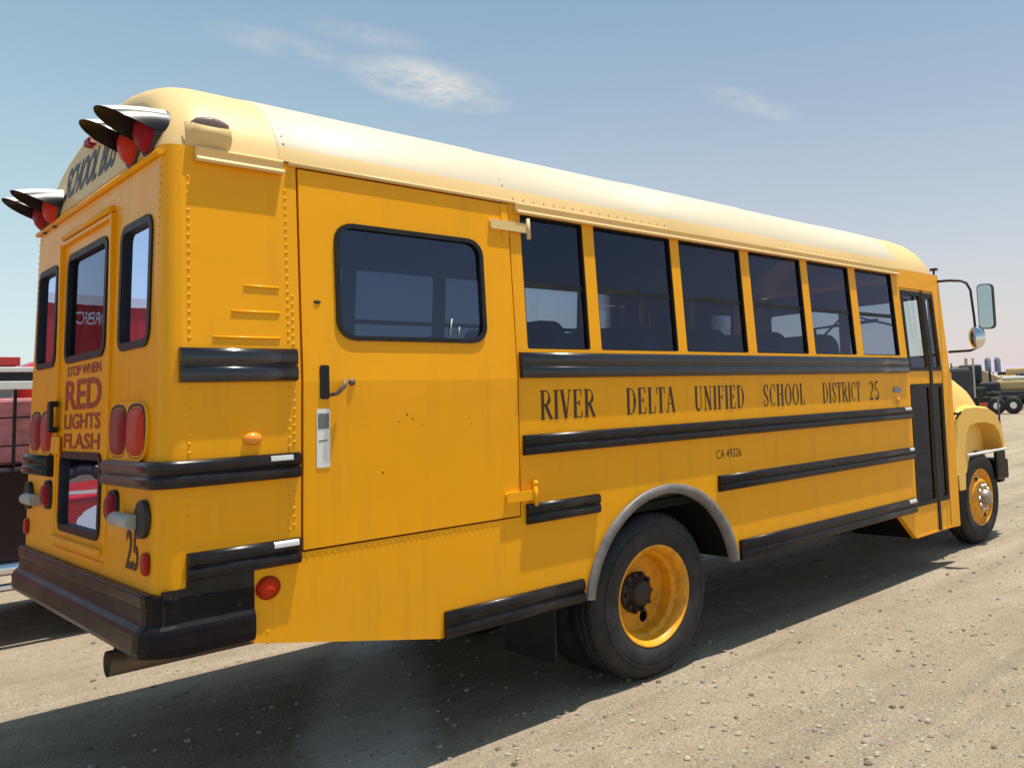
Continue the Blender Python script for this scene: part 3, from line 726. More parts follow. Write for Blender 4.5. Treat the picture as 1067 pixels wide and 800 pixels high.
# wheel arch trims
for sg in (-1, 1):
    fl = MB(); pts = arch_pts(2.735, .485, .660, .585, 40); rows = []
    prof = [(.665, .0), (.672, .022), (.664, .034), (.640, .036), (.615, .030), (.610, -.02)]
    for (x, z) in pts:
        a = math.atan2(z - .485, x - 2.735)
        rows.append([(2.735 + r_ * math.cos(a), sg * (HW + o_), .485 + r_ * math.sin(a)) for r_, o_ in prof])
    fl.grid(rows, smooth=True); fl.obj('wheel_arch_trim', M['flare'], bus)
    wl = MB(); rows = []
    for (x, z) in arch_pts(2.735, .485, .64, .60, 24): rows.append([(x, sg * (HW - .01), z), (x, sg * .50, z)])
    wl.grid(rows); wl.obj('wheel_arch_liner', M['under'], bus)

# underbody
ch = MB()
ch.box(.1, 6.7, -1.12, 1.12, 1.00, 1.055)
for y in (-.43, .43): ch.box(.06, 8.5, y - .04, y + .04, .68, .92)
for x in (.4, 1.3, 3.5, 4.6, 5.7): ch.box(x, x + .08, -.40, .40, .72, .88)
ch.box(3.5, 5.2, .5, 1.1, .50, .98)
ch.box(3.9, 5.5, -1.1, -.62, .58, .98)
ch.tube([(2.655, -.9, .49), (2.655, .9, .49)], .07, 12); ch.dome((2.655, 0, .49), .2, (-1, 0, 0), .22, 14, 4)
ch.tube([(7.765, -.9, .47), (7.765, .9, .47)], .05, 10)
ch.tube([(2.7, 0, .55), (6.4, 0, .70)], .045, 10)
ch.box(6.8, 8.4, -.42, .42, .62, 1.1)
ch.obj('chassis', M['under'], bus)
for (y0, y1) in ((-1.10, -.62), (.62, 1.10)):
    mf = MB(); mf.box(1.93, 1.942, y0, y1, .26, .66); mf.obj('mud_flap', M['matte'], bus, bevel=.004)
sw = MB(); sw.box(5.94, 6.6, -1.15, -.55, .34, .37); sw.box(5.94, 6.6, -.85, -.55, .37, .62); sw.box(5.92, 5.94, -1.13, -.5, .34, 1.0); sw.box(6.6, 6.62, -1.13, -.5, .34, 1.0); sw.obj('step_well', M['under'], bus)
ex = MB(); ex.tube([(-.03, -.67, .69), (.6, -.67, .69), (1.6, -.62, .70), (2.0, -.55, .72)], .052, 18, caps=False)
ex.tube([(-.028, -.67, .69), (.6, -.67, .69)], .046, 18, caps=False)
ex.obj('exhaust_pipe', M['exhaust'], bus)

# rear bumper
b = MB(); prof = [(0, 1.022), (.028, 1.020), (.032, 1.010), (.030, .972), (.024, .962), (.026, .905), (.046, .888), (.054, .875), (.058, .815), (.050, .790), (0, .785)]
pts = []; nr = []
pts.append((.348, -HW + .005, 0)); nr.append((0, -1, 0))
for k in range(6):
    t = rad(90 - 90 * k / 5); pts.append((RC * (1 - math.cos(t)), -(HW - RC + RC * math.sin(t)), 0)); nr.append((-math.cos(t), -math.sin(t), 0))
pts.append((-.0, -.5, 0)); nr.append((-1, 0, 0)); pts.append((0, .5, 0)); nr.append((-1, 0, 0))
for k in range(6):
    t = rad(90 * k / 5); pts.append((RC * (1 - math.cos(t)), (HW - RC + RC * math.sin(t)), 0)); nr.append((-math.cos(t), math.sin(t), 0))
pts.append((.348, HW - .005, 0)); nr.append((0, 1, 0))
prof_side = [(0, 1.000), (.010, .998), (.012, .985), (.012, .972), (.012, .962), (.014, .905), (.026, .888), (.032, .875), (.034, .815), (.028, .785), (0, .775)]
rows = []
for i, (p, n_) in enumerate(zip(pts, nr)):
    k = abs(n_[0]); rows.append([Vector(p) + Vector(n_) * (a * k + a2 * (1 - k)) + Vector((0, 0, z * k + z2 * (1 - k))) for (a, z), (a2, z2) in zip(prof, prof_side)])
b.grid(rows, True, False, True)
b.obj('rear_bumper', M['bumper'], bus, bevel=.006)
b = MB(); b.sheet([[(.02, .86), (.345, .86), (.345, 1.057), (.10, 1.057), (.10, 1.03), (.02, 1.03)]], lambda u, v, o=0: SR(u, v, o + .006), .02)
for (x, z) in ((.14, 1.0), (.29, 1.0), (.29, .93)): b.dome(SR(x, z, .006), .012, (0, -1, 0), .006, 8)
b.obj('bumper_bracket_cover', M['black'], bus)

# lamps on the rear wall
def sq(t, n=3.2): c_, s_ = math.cos(t), math.sin(t); return math.copysign(abs(c_) ** (2 / n), c_), math.copysign(abs(s_) ** (2 / n), s_)
def oval_lens(cy, cz, ry, rz_, m, x=-.0, h=.03, name='brake_light', parent=bus, bezel=True):
    o = MB()
    if bezel:
        rows = [[(x - d, cy + (ry + e) * sq(t)[0], cz + (rz_ + e) * sq(t)[1]) for t in [2 * math.pi * k / 20 for k in range(20)]] for e, d in ((.014, 0), (.014, .012), (.004, .014), (.0, .010))]
        o.grid(rows, True); bo = o.obj(name, M['matte'], parent); o = MB()
    rows = []
    for i in range(6):
        p = i / 5 * math.pi / 2; q = math.cos(p) ** .6 + 1e-4
        rows.append([(x - .006 - h * math.sin(p), cy + ry * q * sq(t)[0], cz + rz_ * q * sq(t)[1]) for t in [2 * math.pi * k / 20 for k in range(20)]])
    o.grid(rows, True)
    if bezel: o.obj('lens', m, bo)
    else: o.obj(name, m, parent)
for sg in (-1, 1):
    oval_lens(sg * .658, 1.64, .118, .102, M['maroon_lens' if sg < 0 else 'red'], LEAN(1.64), .022)
    oval_lens(sg * .908, 1.64, .118, .102, M['redlit' if sg < 0 else 'maroon_lens'], LEAN(1.64), .022)
    o = MB(); rows = [[RM(sg * .785 + .27 * math.copysign(abs(math.cos(t)) ** .5, math.cos(t)), 1.64 + .125 * math.copysign(abs(math.sin(t)) ** .5, math.sin(t)), d) for t in [2 * math.pi * k / 28 for k in range(28)]] for d in (.0, .012)]
    o.grid(rows, True); o.face([Vector(p) for p in rows[-1]]); o.obj('light_panel', M['yellow'], bus)
    oval_lens(sg * .60, 1.320, .058, .060, M['maroon_lens'], LEAN(1.3), .03, 'turn_light')
    bk = MB(); bk.revolve([(.075, .0), (.075, -.016), (.06, -.022), (.055, -.018), (.001, -.018)], (0, sg * 1.03, 1.298), 'x', 20); bk.obj('reversing_light', M['hub'], bus)
    bk = MB(); bk.tube([(-.026, sg * .73, 1.285), (-.026, sg * .99, 1.285)], .030, 14); bk.box(-.024, .0, sg * .86 - .1, sg * .86 + .1, 1.27, 1.30); bk.obj('plate_lamp', M['galv'], bus)
    oval_lens(sg * 1.07, 1.128, .042, .045, M['red'], .0, .012, 'reflector', bezel=False)
# warning lights with visors on the cap
for sg in (-1, 1):
    for (y, m) in (((.70, 'redlit'), (.93, 'maroon_lens')) if sg < 0 else ((.70, 'redlit'), (.93, 'maroon_lens'))):
        zc = 2.88 if sg < 0 else 2.85; x0 = capx(zc)
        w_ = MB(); w_.revolve([(.106, .04), (.106, -.014), (.098, -.022), (.09, -.018)], (x0, sg * y, zc), 'x', 28)
        wo_ = w_.obj('warning_light', M['hub'], bus)
        w_ = MB(); w_.revolve([(.001, -.068), (.03, -.065), (.06, -.054), (.08, -.036), (.092, -.012)], (x0, sg * y, zc), 'x', 28); w_.obj('lens', M[m], wo_)
        # black hood; the white upper strip is sun and sky glare painted on
        v = MB()
        for shell, (rr, mi) in enumerate(((.108, 0), (.103, 1))):
            v.mi = mi; rows = []
            for k in range(17):
                a = rad(-4 + 188 * k / 16); tp = max(0, math.sin(a)); Lh = .04 + .165 * tp ** .75
                rows.append([(x0 + .03 - q * (Lh + .03), sg * y + rr * math.cos(a) * (1 + .10 * q), zc + rr * math.sin(a) * (1 - .30 * q * q) - .004 * q) for q in (0, .33, .66, 1)])
            n0 = len(v.bm.faces); v.grid(rows); v.bm.faces.ensure_lookup_table()
            for i_ in range(n0, len(v.bm.faces)): v.bm.faces[i_].material_index = 0 if (shell == 0 and 3 <= (i_ - n0) // 3 <= 11) else 1
        v.obj('visor', [M['cwhite'], M['black']], wo_, recalc=False)
for y in (-.17, 0, .17):
    zc = 3.10; oc = MB(); oc.box(capx(zc) - .035, capx(zc) + .05, y - .05, y + .05, zc - .018, zc + .022); oc.obj('marker_light', M['maroon_lens'], bus, bevel=.01)
# side markers
q = MB(); q.dome(SR(.337, 1.590, 0), .038, (0, -1, 0), .028, 16, 4, sx=1.0, sz=.75); q.obj('side_marker', M['amber'], bus)
q = MB(); q.revolve([(.048, .0), (.048, -.008), (.040, -.012)], (.40, -HW, .975), 'y', 20); qo = q.obj('reflector', M['red'], bus)
q = MB(); q.dome((.40, -HW - .008, .975), .036, (0, -1, 0), .012, 16, 3); q.obj('lens', M['redlit'], qo)
q = MB(); q.sheet([rrect(5.63, 5.75, 1.655, 1.70, .01, 2)], lambda u, v, o=0: SR(u, v, o + .012), .012); q.obj('side_marker', M['bluegrey'], bus)
q = MB(); q.dome(SR(5.70, 1.59, 0), .03, (0, -1, 0), .02, 12, 3); q.obj('side_marker', M['amber'], bus)

# mirrors on the front corner
mr = MB(); mr.tube([(6.74, -1.09, 2.74), (6.76, -1.25, 2.735), (6.78, -1.36, 2.72), (6.79, -1.41, 2.69), (6.80, -1.44, 2.62), (6.80, -1.46, 2.35), (6.80, -1.47, 2.05), (6.80, -1.40, 2.03), (6.78, -1.18, 2.03)], .013, 8)
mr.tube([(6.74, -1.08, 2.76), (6.74, -1.10, 2.86)], .012, 6); mr.box(6.72, 6.76, -1.13, -1.06, 2.85, 2.875)
mo = mr.obj('mirror_bracket', M['hub'], bus)
mm = MB(); mm.sheet([rrect(-1.635, -1.505, 2.23, 2.67, .04, 4)], lambda u, v, o=0: (6.79 - o - (u + 1.5) * .55, u, v), .045); mho = mm.obj('mirror_housing', M['hub'], mo, bevel=.006)
mm = MB(); mm.sheet([rrect(-1.627, -1.513, 2.24, 2.66, .035, 4)], lambda u, v, o=0: (6.787 - o - (u + 1.5) * .55, u, v), 0); mm.obj('mirror_glass', mat('mirror_surface', (.45, .5, .5), .08, metal=1), mo)
mm = MB(); mm.dome((6.80, -1.475, 2.155), .085, (-1, -.2, .1), .05, 20, 5, sx=1, sz=1.35); mm.dome((6.80, -1.475, 2.155), .085, (1, .2, -.1), .04, 20, 5, sx=1, sz=1.35); mm.obj('convex_mirror', M['chrome'], mo)
ca = MB(); ca.tube([(8.55, -.90, .80), (8.55, -.90, 1.52)], .014, 8); ca.obj('bumper_guide_rod', M['hub'], bus)

# interior
fl = MB(); fl.box(.12, 6.5, -1.10, 1.10, 1.060, 1.10); fl.box(6.50, 6.70, -1.08, 1.05, 1.1, 2.0); fl.box(6.62, 6.735, .3, 1.05, 1.1, 2.08); fl.obj('floor', M['floor'], bus)
hl = MB(); rows = []
for x in (.30, 6.5):
    rows.append([(x, p[1] * .955, p[2] - .05) for p in section(0, x)])
hl.grid(rows); hl.obj('headliner', M['inner'], bus)
def seat_mesh():
    s = MB(); s.box(0, .42, -.48, .48, .36, .48)
    rows = []
    for (t, x0) in ((0, .0),):
        s.sheet([rrect(-.48, .48, .36, 1.07, (.02, .02, .12, .12), 5)], lambda u, v, o=0: (-.05 - o - (v - .36) * .10, u, v), .09)
    for y in (-.42, .42): s.box(.02, .05, y - .015, y + .015, 0, .36); s.box(.34, .37, y - .015, y + .015, 0, .36)
    return s
first = None
for i in range(6):
    for yy in (-.60, .60):
        if i == 0 and yy < 0: pass
        x = 2.10 + .72 * i
        if x > 5.6 and yy < 0: continue
        if first is None:
            first = seat_mesh().obj('seat', M['seat'], bus, bevel=.02); o = first
        else:
            o = first.copy(); COL.objects.link(o); o.parent = bus
        o.location = (x, yy, 1.10)
for (x, y) in ((.7, .60), (1.4, .6)):
    o = first.copy(); COL.objects.link(o); o.parent = bus; o.location = (x, y, 1.10)
ds = MB(); ds.sheet([rrect(.35, .85, 1.5, 2.28, .1, 4)], lambda u, v, o=0: (5.85 - o, u, v), .1); ds.box(5.85, 6.3, .35, .85, 1.5, 1.6); ds.box(5.95, 6.2, .45, .75, 1.1, 1.5); ds.obj('driver_seat', M['seat'], bus, bevel=.03)
rl = MB(); rl.tube([(5.75, -.30, 1.1), (5.75, -.30, 2.30), (5.75, -1.0, 2.32)], .018, 8); rl.tube([(5.95, .2, 1.9), (6.15, -.4, 2.45), (6.2, -.9, 2.3)], .012, 6); rl.tube([(5.75, -.3, 1.75), (5.75, -1.05, 1.75)], .018, 8); rl.obj('grab_rail', M['hub'], bus)
sw_ = MB(); R_ = .22
sw_.tube([(6.32 + .09 * math.sin(t), .6 + R_ * math.cos(t), 2.02 + R_ * .75 * math.sin(t)) for t in [2 * math.pi * k / 24 for k in range(25)]], .016, 8); sw_.tube([(6.32, .6, 2.02), (6.6, .6, 1.8)], .03, 8); sw_.tube([(6.32, .4, 2.02), (6.32, .8, 2.02)], .014, 6); sw_.obj('steering_wheel', M['hub'], bus)

# ------------------------------------------------------------------ lettering
TK, TN = .155, .05     # thick and thin strokes (em units)
def arc(cx, cy, rx, ry, a0, a1, n=10): return [(cx + rx * math.cos(rad(a0 + (a1 - a0) * i / n)), cy + ry * math.sin(rad(a0 + (a1 - a0) * i / n))) for i in range(n + 1)]
def serif(x, y, w=.34): return ([(x - w / 2, y), (x + w / 2, y)], TN)
G = {
 'I': (.42, [([(.21, 0), (.21, 1)], TK), serif(.21, .02), serif(.21, .98)]),
 'R': (.86, [([(.2, 0), (.2, 1)], TK), serif(.2, .02), serif(.2, .98), ([(.2, .97)] + arc(.42, .74, .24, .235, 90, -90) + [(.2, .505)], (TN, TN, TK, TN)), ([(.40, .5), (.76, .02)], TK), serif(.78, .02, .2)]),
 'V': (.84, [([(.14, 1), (.42, .0)], TK), ([(.70, 1), (.44, .0)], TN), serif(.14, .98, .3), serif(.70, .98, .26)]),
 'E': (.78, [([(.2, 0), (.2, 1)], TK), ([(.06, .02), (.68, .02)], TN), ([(.06, .98), (.64, .98)], TN), ([(.2, .52), (.5, .52)], TN), ([(.66, .0), (.70, .24)], TN), ([(.62, 1), (.64, .78)], TN), ([(.5, .42), (.5, .62)], TN)]),
 'F': (.72, [([(.2, 0), (.2, 1)], TK), serif(.2, .02), ([(.06, .98), (.64, .98)], TN), ([(.2, .52), (.5, .52)], TN), ([(.62, 1), (.64, .76)], TN), ([(.5, .42), (.5, .62)], TN)]),
 'L': (.70, [([(.2, 0), (.2, 1)], TK), serif(.2, .98), ([(.06, .02), (.62, .02)], TN), ([(.60, 0), (.64, .28)], TN)]),
 'D': (.86, [([(.2, 0), (.2, 1)], TK), ([(.06, .98), (.34, .98)] + arc(.36, .5, .36, .48, 90, -90, 12) + [(.34, .02), (.06, .02)], (TN, TN, TK, TN, TN))]),
 'T': (.74, [([(.37, 0), (.37, 1)], TK), serif(.37, .02), ([(.05, .98), (.69, .98)], TN), ([(.06, 1), (.05, .74)], TN), ([(.68, 1), (.69, .74)], TN)]),
 'A': (.84, [([(.40, 1), (.14, .0)], TN), ([(.42, 1), (.70, .0)], TK), ([(.24, .34), (.60, .34)], TN), serif(.14, .02, .26), serif(.70, .02, .3)]),
 'U': (.88, [([(.2, 1), (.2, .3)] + arc(.44, .27, .24, .25, 180, 360) + [(.68, .3), (.68, 1)], (TK, TK, TN, TN)), serif(.2, .98), serif(.68, .98, .26)]),
 'N': (.90, [([(.18, 0), (.18, 1)], TN), ([(.18, 1), (.70, 0)], TK), ([(.70, 0), (.70, 1)], TN), serif(.18, .02, .26), serif(.16, .98, .2), serif(.70, .98, .26)]),
 'S': (.66, [([(.54, .78)] + arc(.33, .75, .2, .23, 20, 180, 8) + [(.22, .6), (.44, .40)] + arc(.33, .25, .21, .23, 10, -180, 8), (TN, TN, TK, TN, TN)), ([(.54, .7), (.54, .98)], TN), ([(.12, .02), (.12, .3)], TN)]),
 'C': (.76, [(arc(.42, .5, .30, .48, 45, 315, 14), (TN, TN, TK, TN, TN)), ([(.64, .66), (.64, .98)], TN)]),
 'H': (.92, [([(.2, 0), (.2, 1)], TK), ([(.70, 0), (.70, 1)], TK), ([(.2, .52), (.7, .52)], TN), serif(.2, .02), serif(.2, .98), serif(.7, .02), serif(.7, .98)]),
 'O': (.86, [(arc(.43, .5, .31, .48, 90, 450, 20), (TN, TK, TN, TK, TN))]),
 '2': (.66, [(arc(.33, .72, .22, .26, 160, -30, 9) + [(.16, .08)], (TN, TN, TK, TN)), ([(.12, .06), (.56, .06)], TK * .8)]),
 '5': (.66, [([(.54, .95), (.2, .95), (.17, .54)] + arc(.32, .30, .23, .27, 110, -150, 10), (TK * .8, TN, TN, TK, TN))]),
}
def put(mb, word, x0, x1, z0, z1, mp, spacing=.06, bold=1.0):
    tot = sum(G[c][0] + spacing for c in word) - spacing; sx = (x1 - x0) / tot; H = z1 - z0; x = x0; k = 0
    for c in word:
        wd, strokes = G[c]
        for pts, ws in strokes:
            n = len(pts); P = [(x + u * sx, z0 + v * H) for u, v in pts]
            def W(i):
                if isinstance(ws, (int, float)): q = ws
                else:
                    f = i / (n - 1) * (len(ws) - 1); a = int(min(f, len(ws) - 2)); q = ws[a] * (1 - (f - a)) + ws[a + 1] * (f - a)
                return q * bold
            k += 1; off = .0012 + .00012 * (k % 12); A = []; B = []
            for i in range(n):
                a, b_ = P[max(i - 1, 0)], P[min(i + 1, n - 1)]; dx, dz = b_[0] - a[0], b_[1] - a[1]; l = math.hypot(dx, dz) or 1
                nx_, nz_ = -dz / l, dx / l; hx = W(i) / 2 * sx; hz_ = W(i) / 2 * H * .62
                A.append(mp(P[i][0] + nx_ * hx, P[i][1] + nz_ * hz_, off)); B.append(mp(P[i][0] - nx_ * hx, P[i][1] - nz_ * hz_, off))
            mb.grid([A, B], smooth=False)
        x += (wd + spacing) * sx
for wd, a, b_ in (('RIVER', 1.796, 2.190), ('DELTA', 2.430, 2.856), ('UNIFIED', 3.035, 3.552), ('SCHOOL', 3.765, 4.284), ('DISTRICT', 4.520, 5.085)):
    lt = MB(); put(lt, wd, a, b_, 1.598, 1.758, SR, bold=1.32); lt.obj('lettering', M['letter'], bus)
lt = MB(); put(lt, '25', 5.215, 5.385, 1.602, 1.760, SR, bold=1.7); lt.obj('lettering', M['letter'], bus)
def text_mesh(s, name, m, parent, to3, w, h, off=0.0):
    """built-in font text fitted to width w and height h; to3(u,v) maps to 3D"""
    cu = bpy.data.curves.new('t', 'FONT'); cu.body = s; cu.size = 1; cu.offset = off; cu.resolution_u = 3
    ob = bpy.data.objects.new('t', cu); COL.objects.link(ob)
    dg = bpy.context.evaluated_depsgraph_get(); me = bpy.data.meshes.new_from_object(ob.evaluated_get(dg)); bpy.data.objects.remove(ob)
    xs_ = [v.co.x for v in me.vertices]; ys_ = [v.co.y for v in me.vertices]; x0, x1, y0, y1 = min(xs_), max(xs_), min(ys_), max(ys_)
    for v in me.vertices: v.co = to3((v.co.x - x0) / (x1 - x0) * w, (v.co.y - y0) / (y1 - y0) * h)
    me.materials.append(m); me.name = name
    o = bpy.data.objects.new(name, me); COL.objects.link(o); o.parent = parent; return o
text_mesh('CA 49326', 'lettering', M['letter'], bus, lambda u, v: SR(3.23 + u, 1.268 + v, .0015), .262, .060)
# rear: u runs to the viewer's right = towards -y
def rear_text(s, y0, y1, z0, z1, m, name='lettering', parent=bus, mp=None):
    mp = mp or (lambda y, z: RM(y, z, .0025)); return text_mesh(s, name, m, parent, lambda u, v: mp(y0 - u, z0 + v), y0 - y1, z1 - z0, .022)
CAPM = lambda y, z: (capx(z) - .003, y, z)
rear_text('SCHOOL BUS', .60, -.36, 2.865, 3.055, M['grey_letter'], mp=CAPM)
rear_text('STOP WHEN', .31, -.31, 1.915, 1.965, M['letter_red'])
rear_text('RED', .33, -.33, 1.750, 1.895, M['letter_red'])
rear_text('LIGHTS', .33, -.33, 1.655, 1.730, M['letter_red'])
rear_text('FLASH', .33, -.33, 1.560, 1.635, M['letter_red'])
rear_text('25', -.79, -.96, 1.085, 1.245, M['letter'])

# ------------------------------------------------------------------ neighbours on the left
van = thing('stake_truck', 'dark maroon stake bed truck with white rails, a pale red load and chrome side step', 'truck')
YV = 3.55
b = MB(); b.box(.05, 3.7, YV, YV + 1.95, .62, 1.36); b.obj('bed', mat('near_black_maroon', (.012, .006, .009), .35), van, bevel=.03)
b = MB(); b.grid([[(3.75, y, .5), (3.75, y, 2.05), (4.1, y, 2.14), (4.7, y, 2.1), (5.15, y, 1.5), (6.1, y, 1.38), (6.2, y, .5)] for y in (YV + .02, YV + .3, YV + 1.65, YV + 1.93)], smooth=False, caps=True); b.obj('cab', M['maroon'], van, bevel=.05)
b = MB(); b.sheet([[(3.95, 1.45), (4.9, 1.45), (4.6, 1.98), (3.95, 2.0)]], lambda u, v, o=0: (u, YV + .012 - o, v), .01); b.obj('window', M['dglass'], van)
for (z0, z1, y) in ((1.965, 2.03, YV - .015), (2.10, 2.14, YV - .02)):
    b = MB(); b.box(.02, 3.72, y, y + .05, z0, z1); b.obj('stake_rail', M['cwhite'], van, bevel=.006)
b = MB(); b.box(.03, 3.7, YV + .01, YV + .04, 2.03, 2.10); b.obj('tarp_edge', M['mdark'], van)
for k in range(28):
    b = MB(); b.box(.06 + .13 * k, .078 + .13 * k, YV - .005, YV + .03, 1.36, 1.965); b.obj('stake', M['matte'], van)
for (z, k) in ((1.52, 0), (1.74, 1)):
    b = MB(); b.box(.04, 3.7, YV + .032, YV + .045, z, z + .012); b.obj('side_slat', M['matte'], van)
pk_ = mat('pale_red_wrap', (.42, .15, .17), .5, var=.7, vscale=9, bump=.4, bscale=12)
for k in range(4):
    b = MB(); b.box(.12 + .88 * k, .94 + .88 * k, YV + .12, YV + 1.8, 1.37, 1.90 - .03 * (k % 2)); b.obj('load', pk_, van, bevel=.03)
b = MB(); b.tube([(-.1, YV - .08, .60), (1.0, YV - .08, .60), (4.8, YV - .08, .60)], .05, 12); b.tube([(-.1, YV - .06, .46), (4.8, YV - .06, .46)], .03, 10)
for x in (.1, .9, 1.9, 2.9): b.tube([(x, YV - .08, .46), (x, YV - .08, .60), (x, YV + .05, .66)], .02, 8)
b.obj('side_step', M['chrome'], van)
b = MB(); b.box(-.12, .05, YV - .04, YV + 1.98, .50, .60); b.box(.0, .05, YV, YV + 1.95, .60, .95); b.obj('bumper', M['chrome'], van, bevel=.02)
def simple_wheel(c, r, wd, parent, rim='steel', sg=-1):
    t = MB(); t.revolve([(r * .62, .02), (r * .9, 0), (r, .04), (r, wd - .04), (r * .9, wd), (r * .62, wd - .02)], c, 'y', 28, -sg); to = t.obj('wheel', M['rubber'], parent)
    t = MB(); t.revolve([(r * .64, .02), (r * .58, .03), (r * .5, .06), (r * .2, .03), (.001, .02)], c, 'y', 24, -sg); t.obj('rim', M[rim], to)
for x in (1.0, 4.1):
    for (y, sg) in ((YV - .01, -1), (YV + 1.96, 1)): simple_wheel((x, y, .37), .37, .24, van, sg=sg)

# red pickup behind, mirrored in the lower rear glass
pk = thing('red_pickup', 'red pickup truck with a white oval on its door, parked behind the stake bed truck', 'pickup truck')
YP = 4.2
b = MB(); PS = lambda u, v, o=0: (u, YP - o, v)
out_ = [(-5.6, .45), (-.55, .45), (-.50, .75), (-.52, 1.05), (-1.9, 1.15), (-2.3, 1.68), (-3.7, 1.72), (-3.9, 1.20), (-5.6, 1.15)]
rows = [[(x, YP, z) for x, z in out_], [(x, YP + 1.8, z) for x, z in out_]]
b.grid(rows, True, False, True); b.obj('body', M['carred'], pk, bevel=.05)
b = MB(); b.sheet([[(-3.55, 1.20), (-2.10, 1.20), (-2.42, 1.62), (-3.45, 1.64)]], lambda u, v, o=0: PS(u, v, o + .012), .01); b.obj('window', M['dglass'], pk)
b = MB(); rows = [[(-1.15 + r_ * .30 * math.cos(t), YP - .006 - .002 * i, .84 + r_ * .16 * math.sin(t)) for t in [2 * math.pi * k / 24 for k in range(24)]] for i, r_ in enumerate((1, .01))]; b.grid(rows, True); b.obj('door_emblem', M['cwhite'], pk)
b = MB(); b.box(-5.6, -.6, YP - .01, YP + .0, 1.085, 1.115); b.obj('trim', M['chrome'], pk)
for x in (-1.4, -4.7):
    for (y, sg) in ((YP - .01, -1), (YP + 1.81, 1)): simple_wheel((x, y, .36), .36, .22, pk, sg=sg)
# red box trailer, mirrored in the upper rear glass
tr = thing('box_trailer', 'long red box trailer with a white top rail and white lettering', 'trailer')
YT = 14.0
b = MB(); b.box(-16, -1.6, YT, YT + 2.5, 1.2, 3.92)
for k in range(48): b.box(-16 + .3 * k, -15.97 + .3 * k, YT - .02, YT + .0, 1.2, 3.92)
b.obj('body', M['trailer'], tr)
b = MB(); b.box(-16.05, -1.55, YT - .03, YT + 2.53, 3.92, 4.10); b.obj('top_rail', M['cwhite'], tr)
text_mesh('ORBFO', 'lettering', M['cwhite'], tr, lambda u, v: (-3.25 + u, YT - .03, 3.55 + v), .52, .24)
for x in (-14.5, -13.3, -3.0): simple_wheel((x, YT + .02, .5), .5, .3, tr)
b = MB(); b.box(-15.5, -2, YT + .4, YT + 2.1, .95, 1.2); b.obj('chassis', M['under'], tr)
# red rounded truck beyond the van
ft = thing('red_truck', 'red truck with a pale box, seen over the load of the stake bed truck', 'truck')
b = MB(); b.grid([[(x, p[1] + 11, p[2]) for p in hsec(x, hw_, zt_, .6)] for x, hw_, zt_ in ((1.42, .05, 1.6), (1.43, .7, 2.50), (1.7, .95, 2.62), (2.6, 1.05, 2.66), (4.5, 1.05, 2.5))]); b.obj('body', M['carred'], ft)
b = MB(); b.box(-.6, 1.36, 10.0, 12.0, 1.1, 2.50); b.obj('box', M['inner'], ft, bevel=.03)
b = MB(); b.box(-.7, 1.40, 9.95, 12.05, 2.50, 2.62); b.obj('top_rail', M['carred'], ft, bevel=.01)
for x in (0, 3.6): simple_wheel((x, 10.0, .45), .45, .3, ft)

# ------------------------------------------------------------------ vehicles far across the lot
def at(px, D, zpx=None):
    v = Rf + Rr * ((px - 747.65) / 879.756) - Ru * ((404 - 337.17) / 879.756); k = D / math.hypot(v.x, v.y)
    return (-1.04 + v.x * k, -4.97 + v.y * k)
HD = rad(110)      # long sides roughly across the view
def far_box(mb, x0, x1, y0, y1, z0, z1): mb.box(x0, x1, y0, y1, z0, z1)
def far_wheels(parent, xs_, r=.5, m='rubber', y=-1.3):
    for x in xs_:
        t = MB(); t.revolve([(.001, 0), (r * .5, 0), (r * .92, 0), (r, .06), (r, .3), (.001, .3)], (x, y, r), 'y', 16, 1); o = t.obj('wheel', M[m], parent)
        t = MB(); t.revolve([(.001, -.03), (r * .38, -.01)], (x, y, r), 'y', 12, 1); t.obj('rim', M['cwhite'], o)
AX = rad(-66)
p = at(1030, 66); t1 = thing('flatbed_truck', 'dark flatbed truck under a tan canvas load far across the lot', 'truck', (p[0], p[1], 0), AX)
b = MB(); b.box(-4.2, 3.0, -1.2, 1.2, .85, 1.15); b.box(-4, 2.8, -.9, .9, .5, .85); b.obj('chassis', M['mdark'], t1, bevel=.03)
b = MB(); b.box(2.0, 3.6, -1.15, 1.15, 1.0, 2.5); b.box(3.6, 4.3, -1.0, 1.0, .8, 1.8); b.obj('cab', M['mdark'], t1, bevel=.15)
b = MB(); b.grid([[(-1.4, y, 1.15), (-1.3, y, 2.3), (-.6, y, 2.95), (.1, y, 2.6), (.9, y, 2.2), (1.1, y, 1.15)] for y in (-1.1, -.4, .4, 1.1)], smooth=False, caps=True); b.obj('load', M['tan'], t1, bevel=.08)
far_wheels(t1, (-3.3, -2.2, 2.9))
p = at(1013, 60); t2 = thing('dark_tractor', 'dark machinery standing behind the nose of the bus', 'machine', (p[0], p[1], 0), AX)
b = MB(); b.box(-1.8, 1.8, -1, 1, .8, 1.9); b.box(-.8, .7, -.9, .9, 1.9, 3.1); b.obj('body', M['mdark'], t2, bevel=.15)
b = MB(); b.tube([(1.2, 0, 1.9), (1.2, 0, 2.9)], .08, 8); b.tube([(1.8, 0, 1.2), (3.0, 0, 2.2), (3.6, 0, 1.0)], .14, 8); b.tube([(-1.2, .4, 1.9), (-1.3, .4, 3.3)], .06, 8); b.obj('boom', M['mdark'], t2)
far_wheels(t2, (-1.2, 1.3), .65)
p = at(1062, 78); t3 = thing('wheel_loader', 'pale yellow wheel loader at the far right of the lot', 'loader', (p[0], p[1], 0), AX)
b = MB(); b.box(-2.2, 1.2, -1, 1, 1.1, 2.5); b.box(-1.0, .6, -.8, .8, 2.5, 3.1); b.obj('body', M['myellow'], t3, bevel=.2)
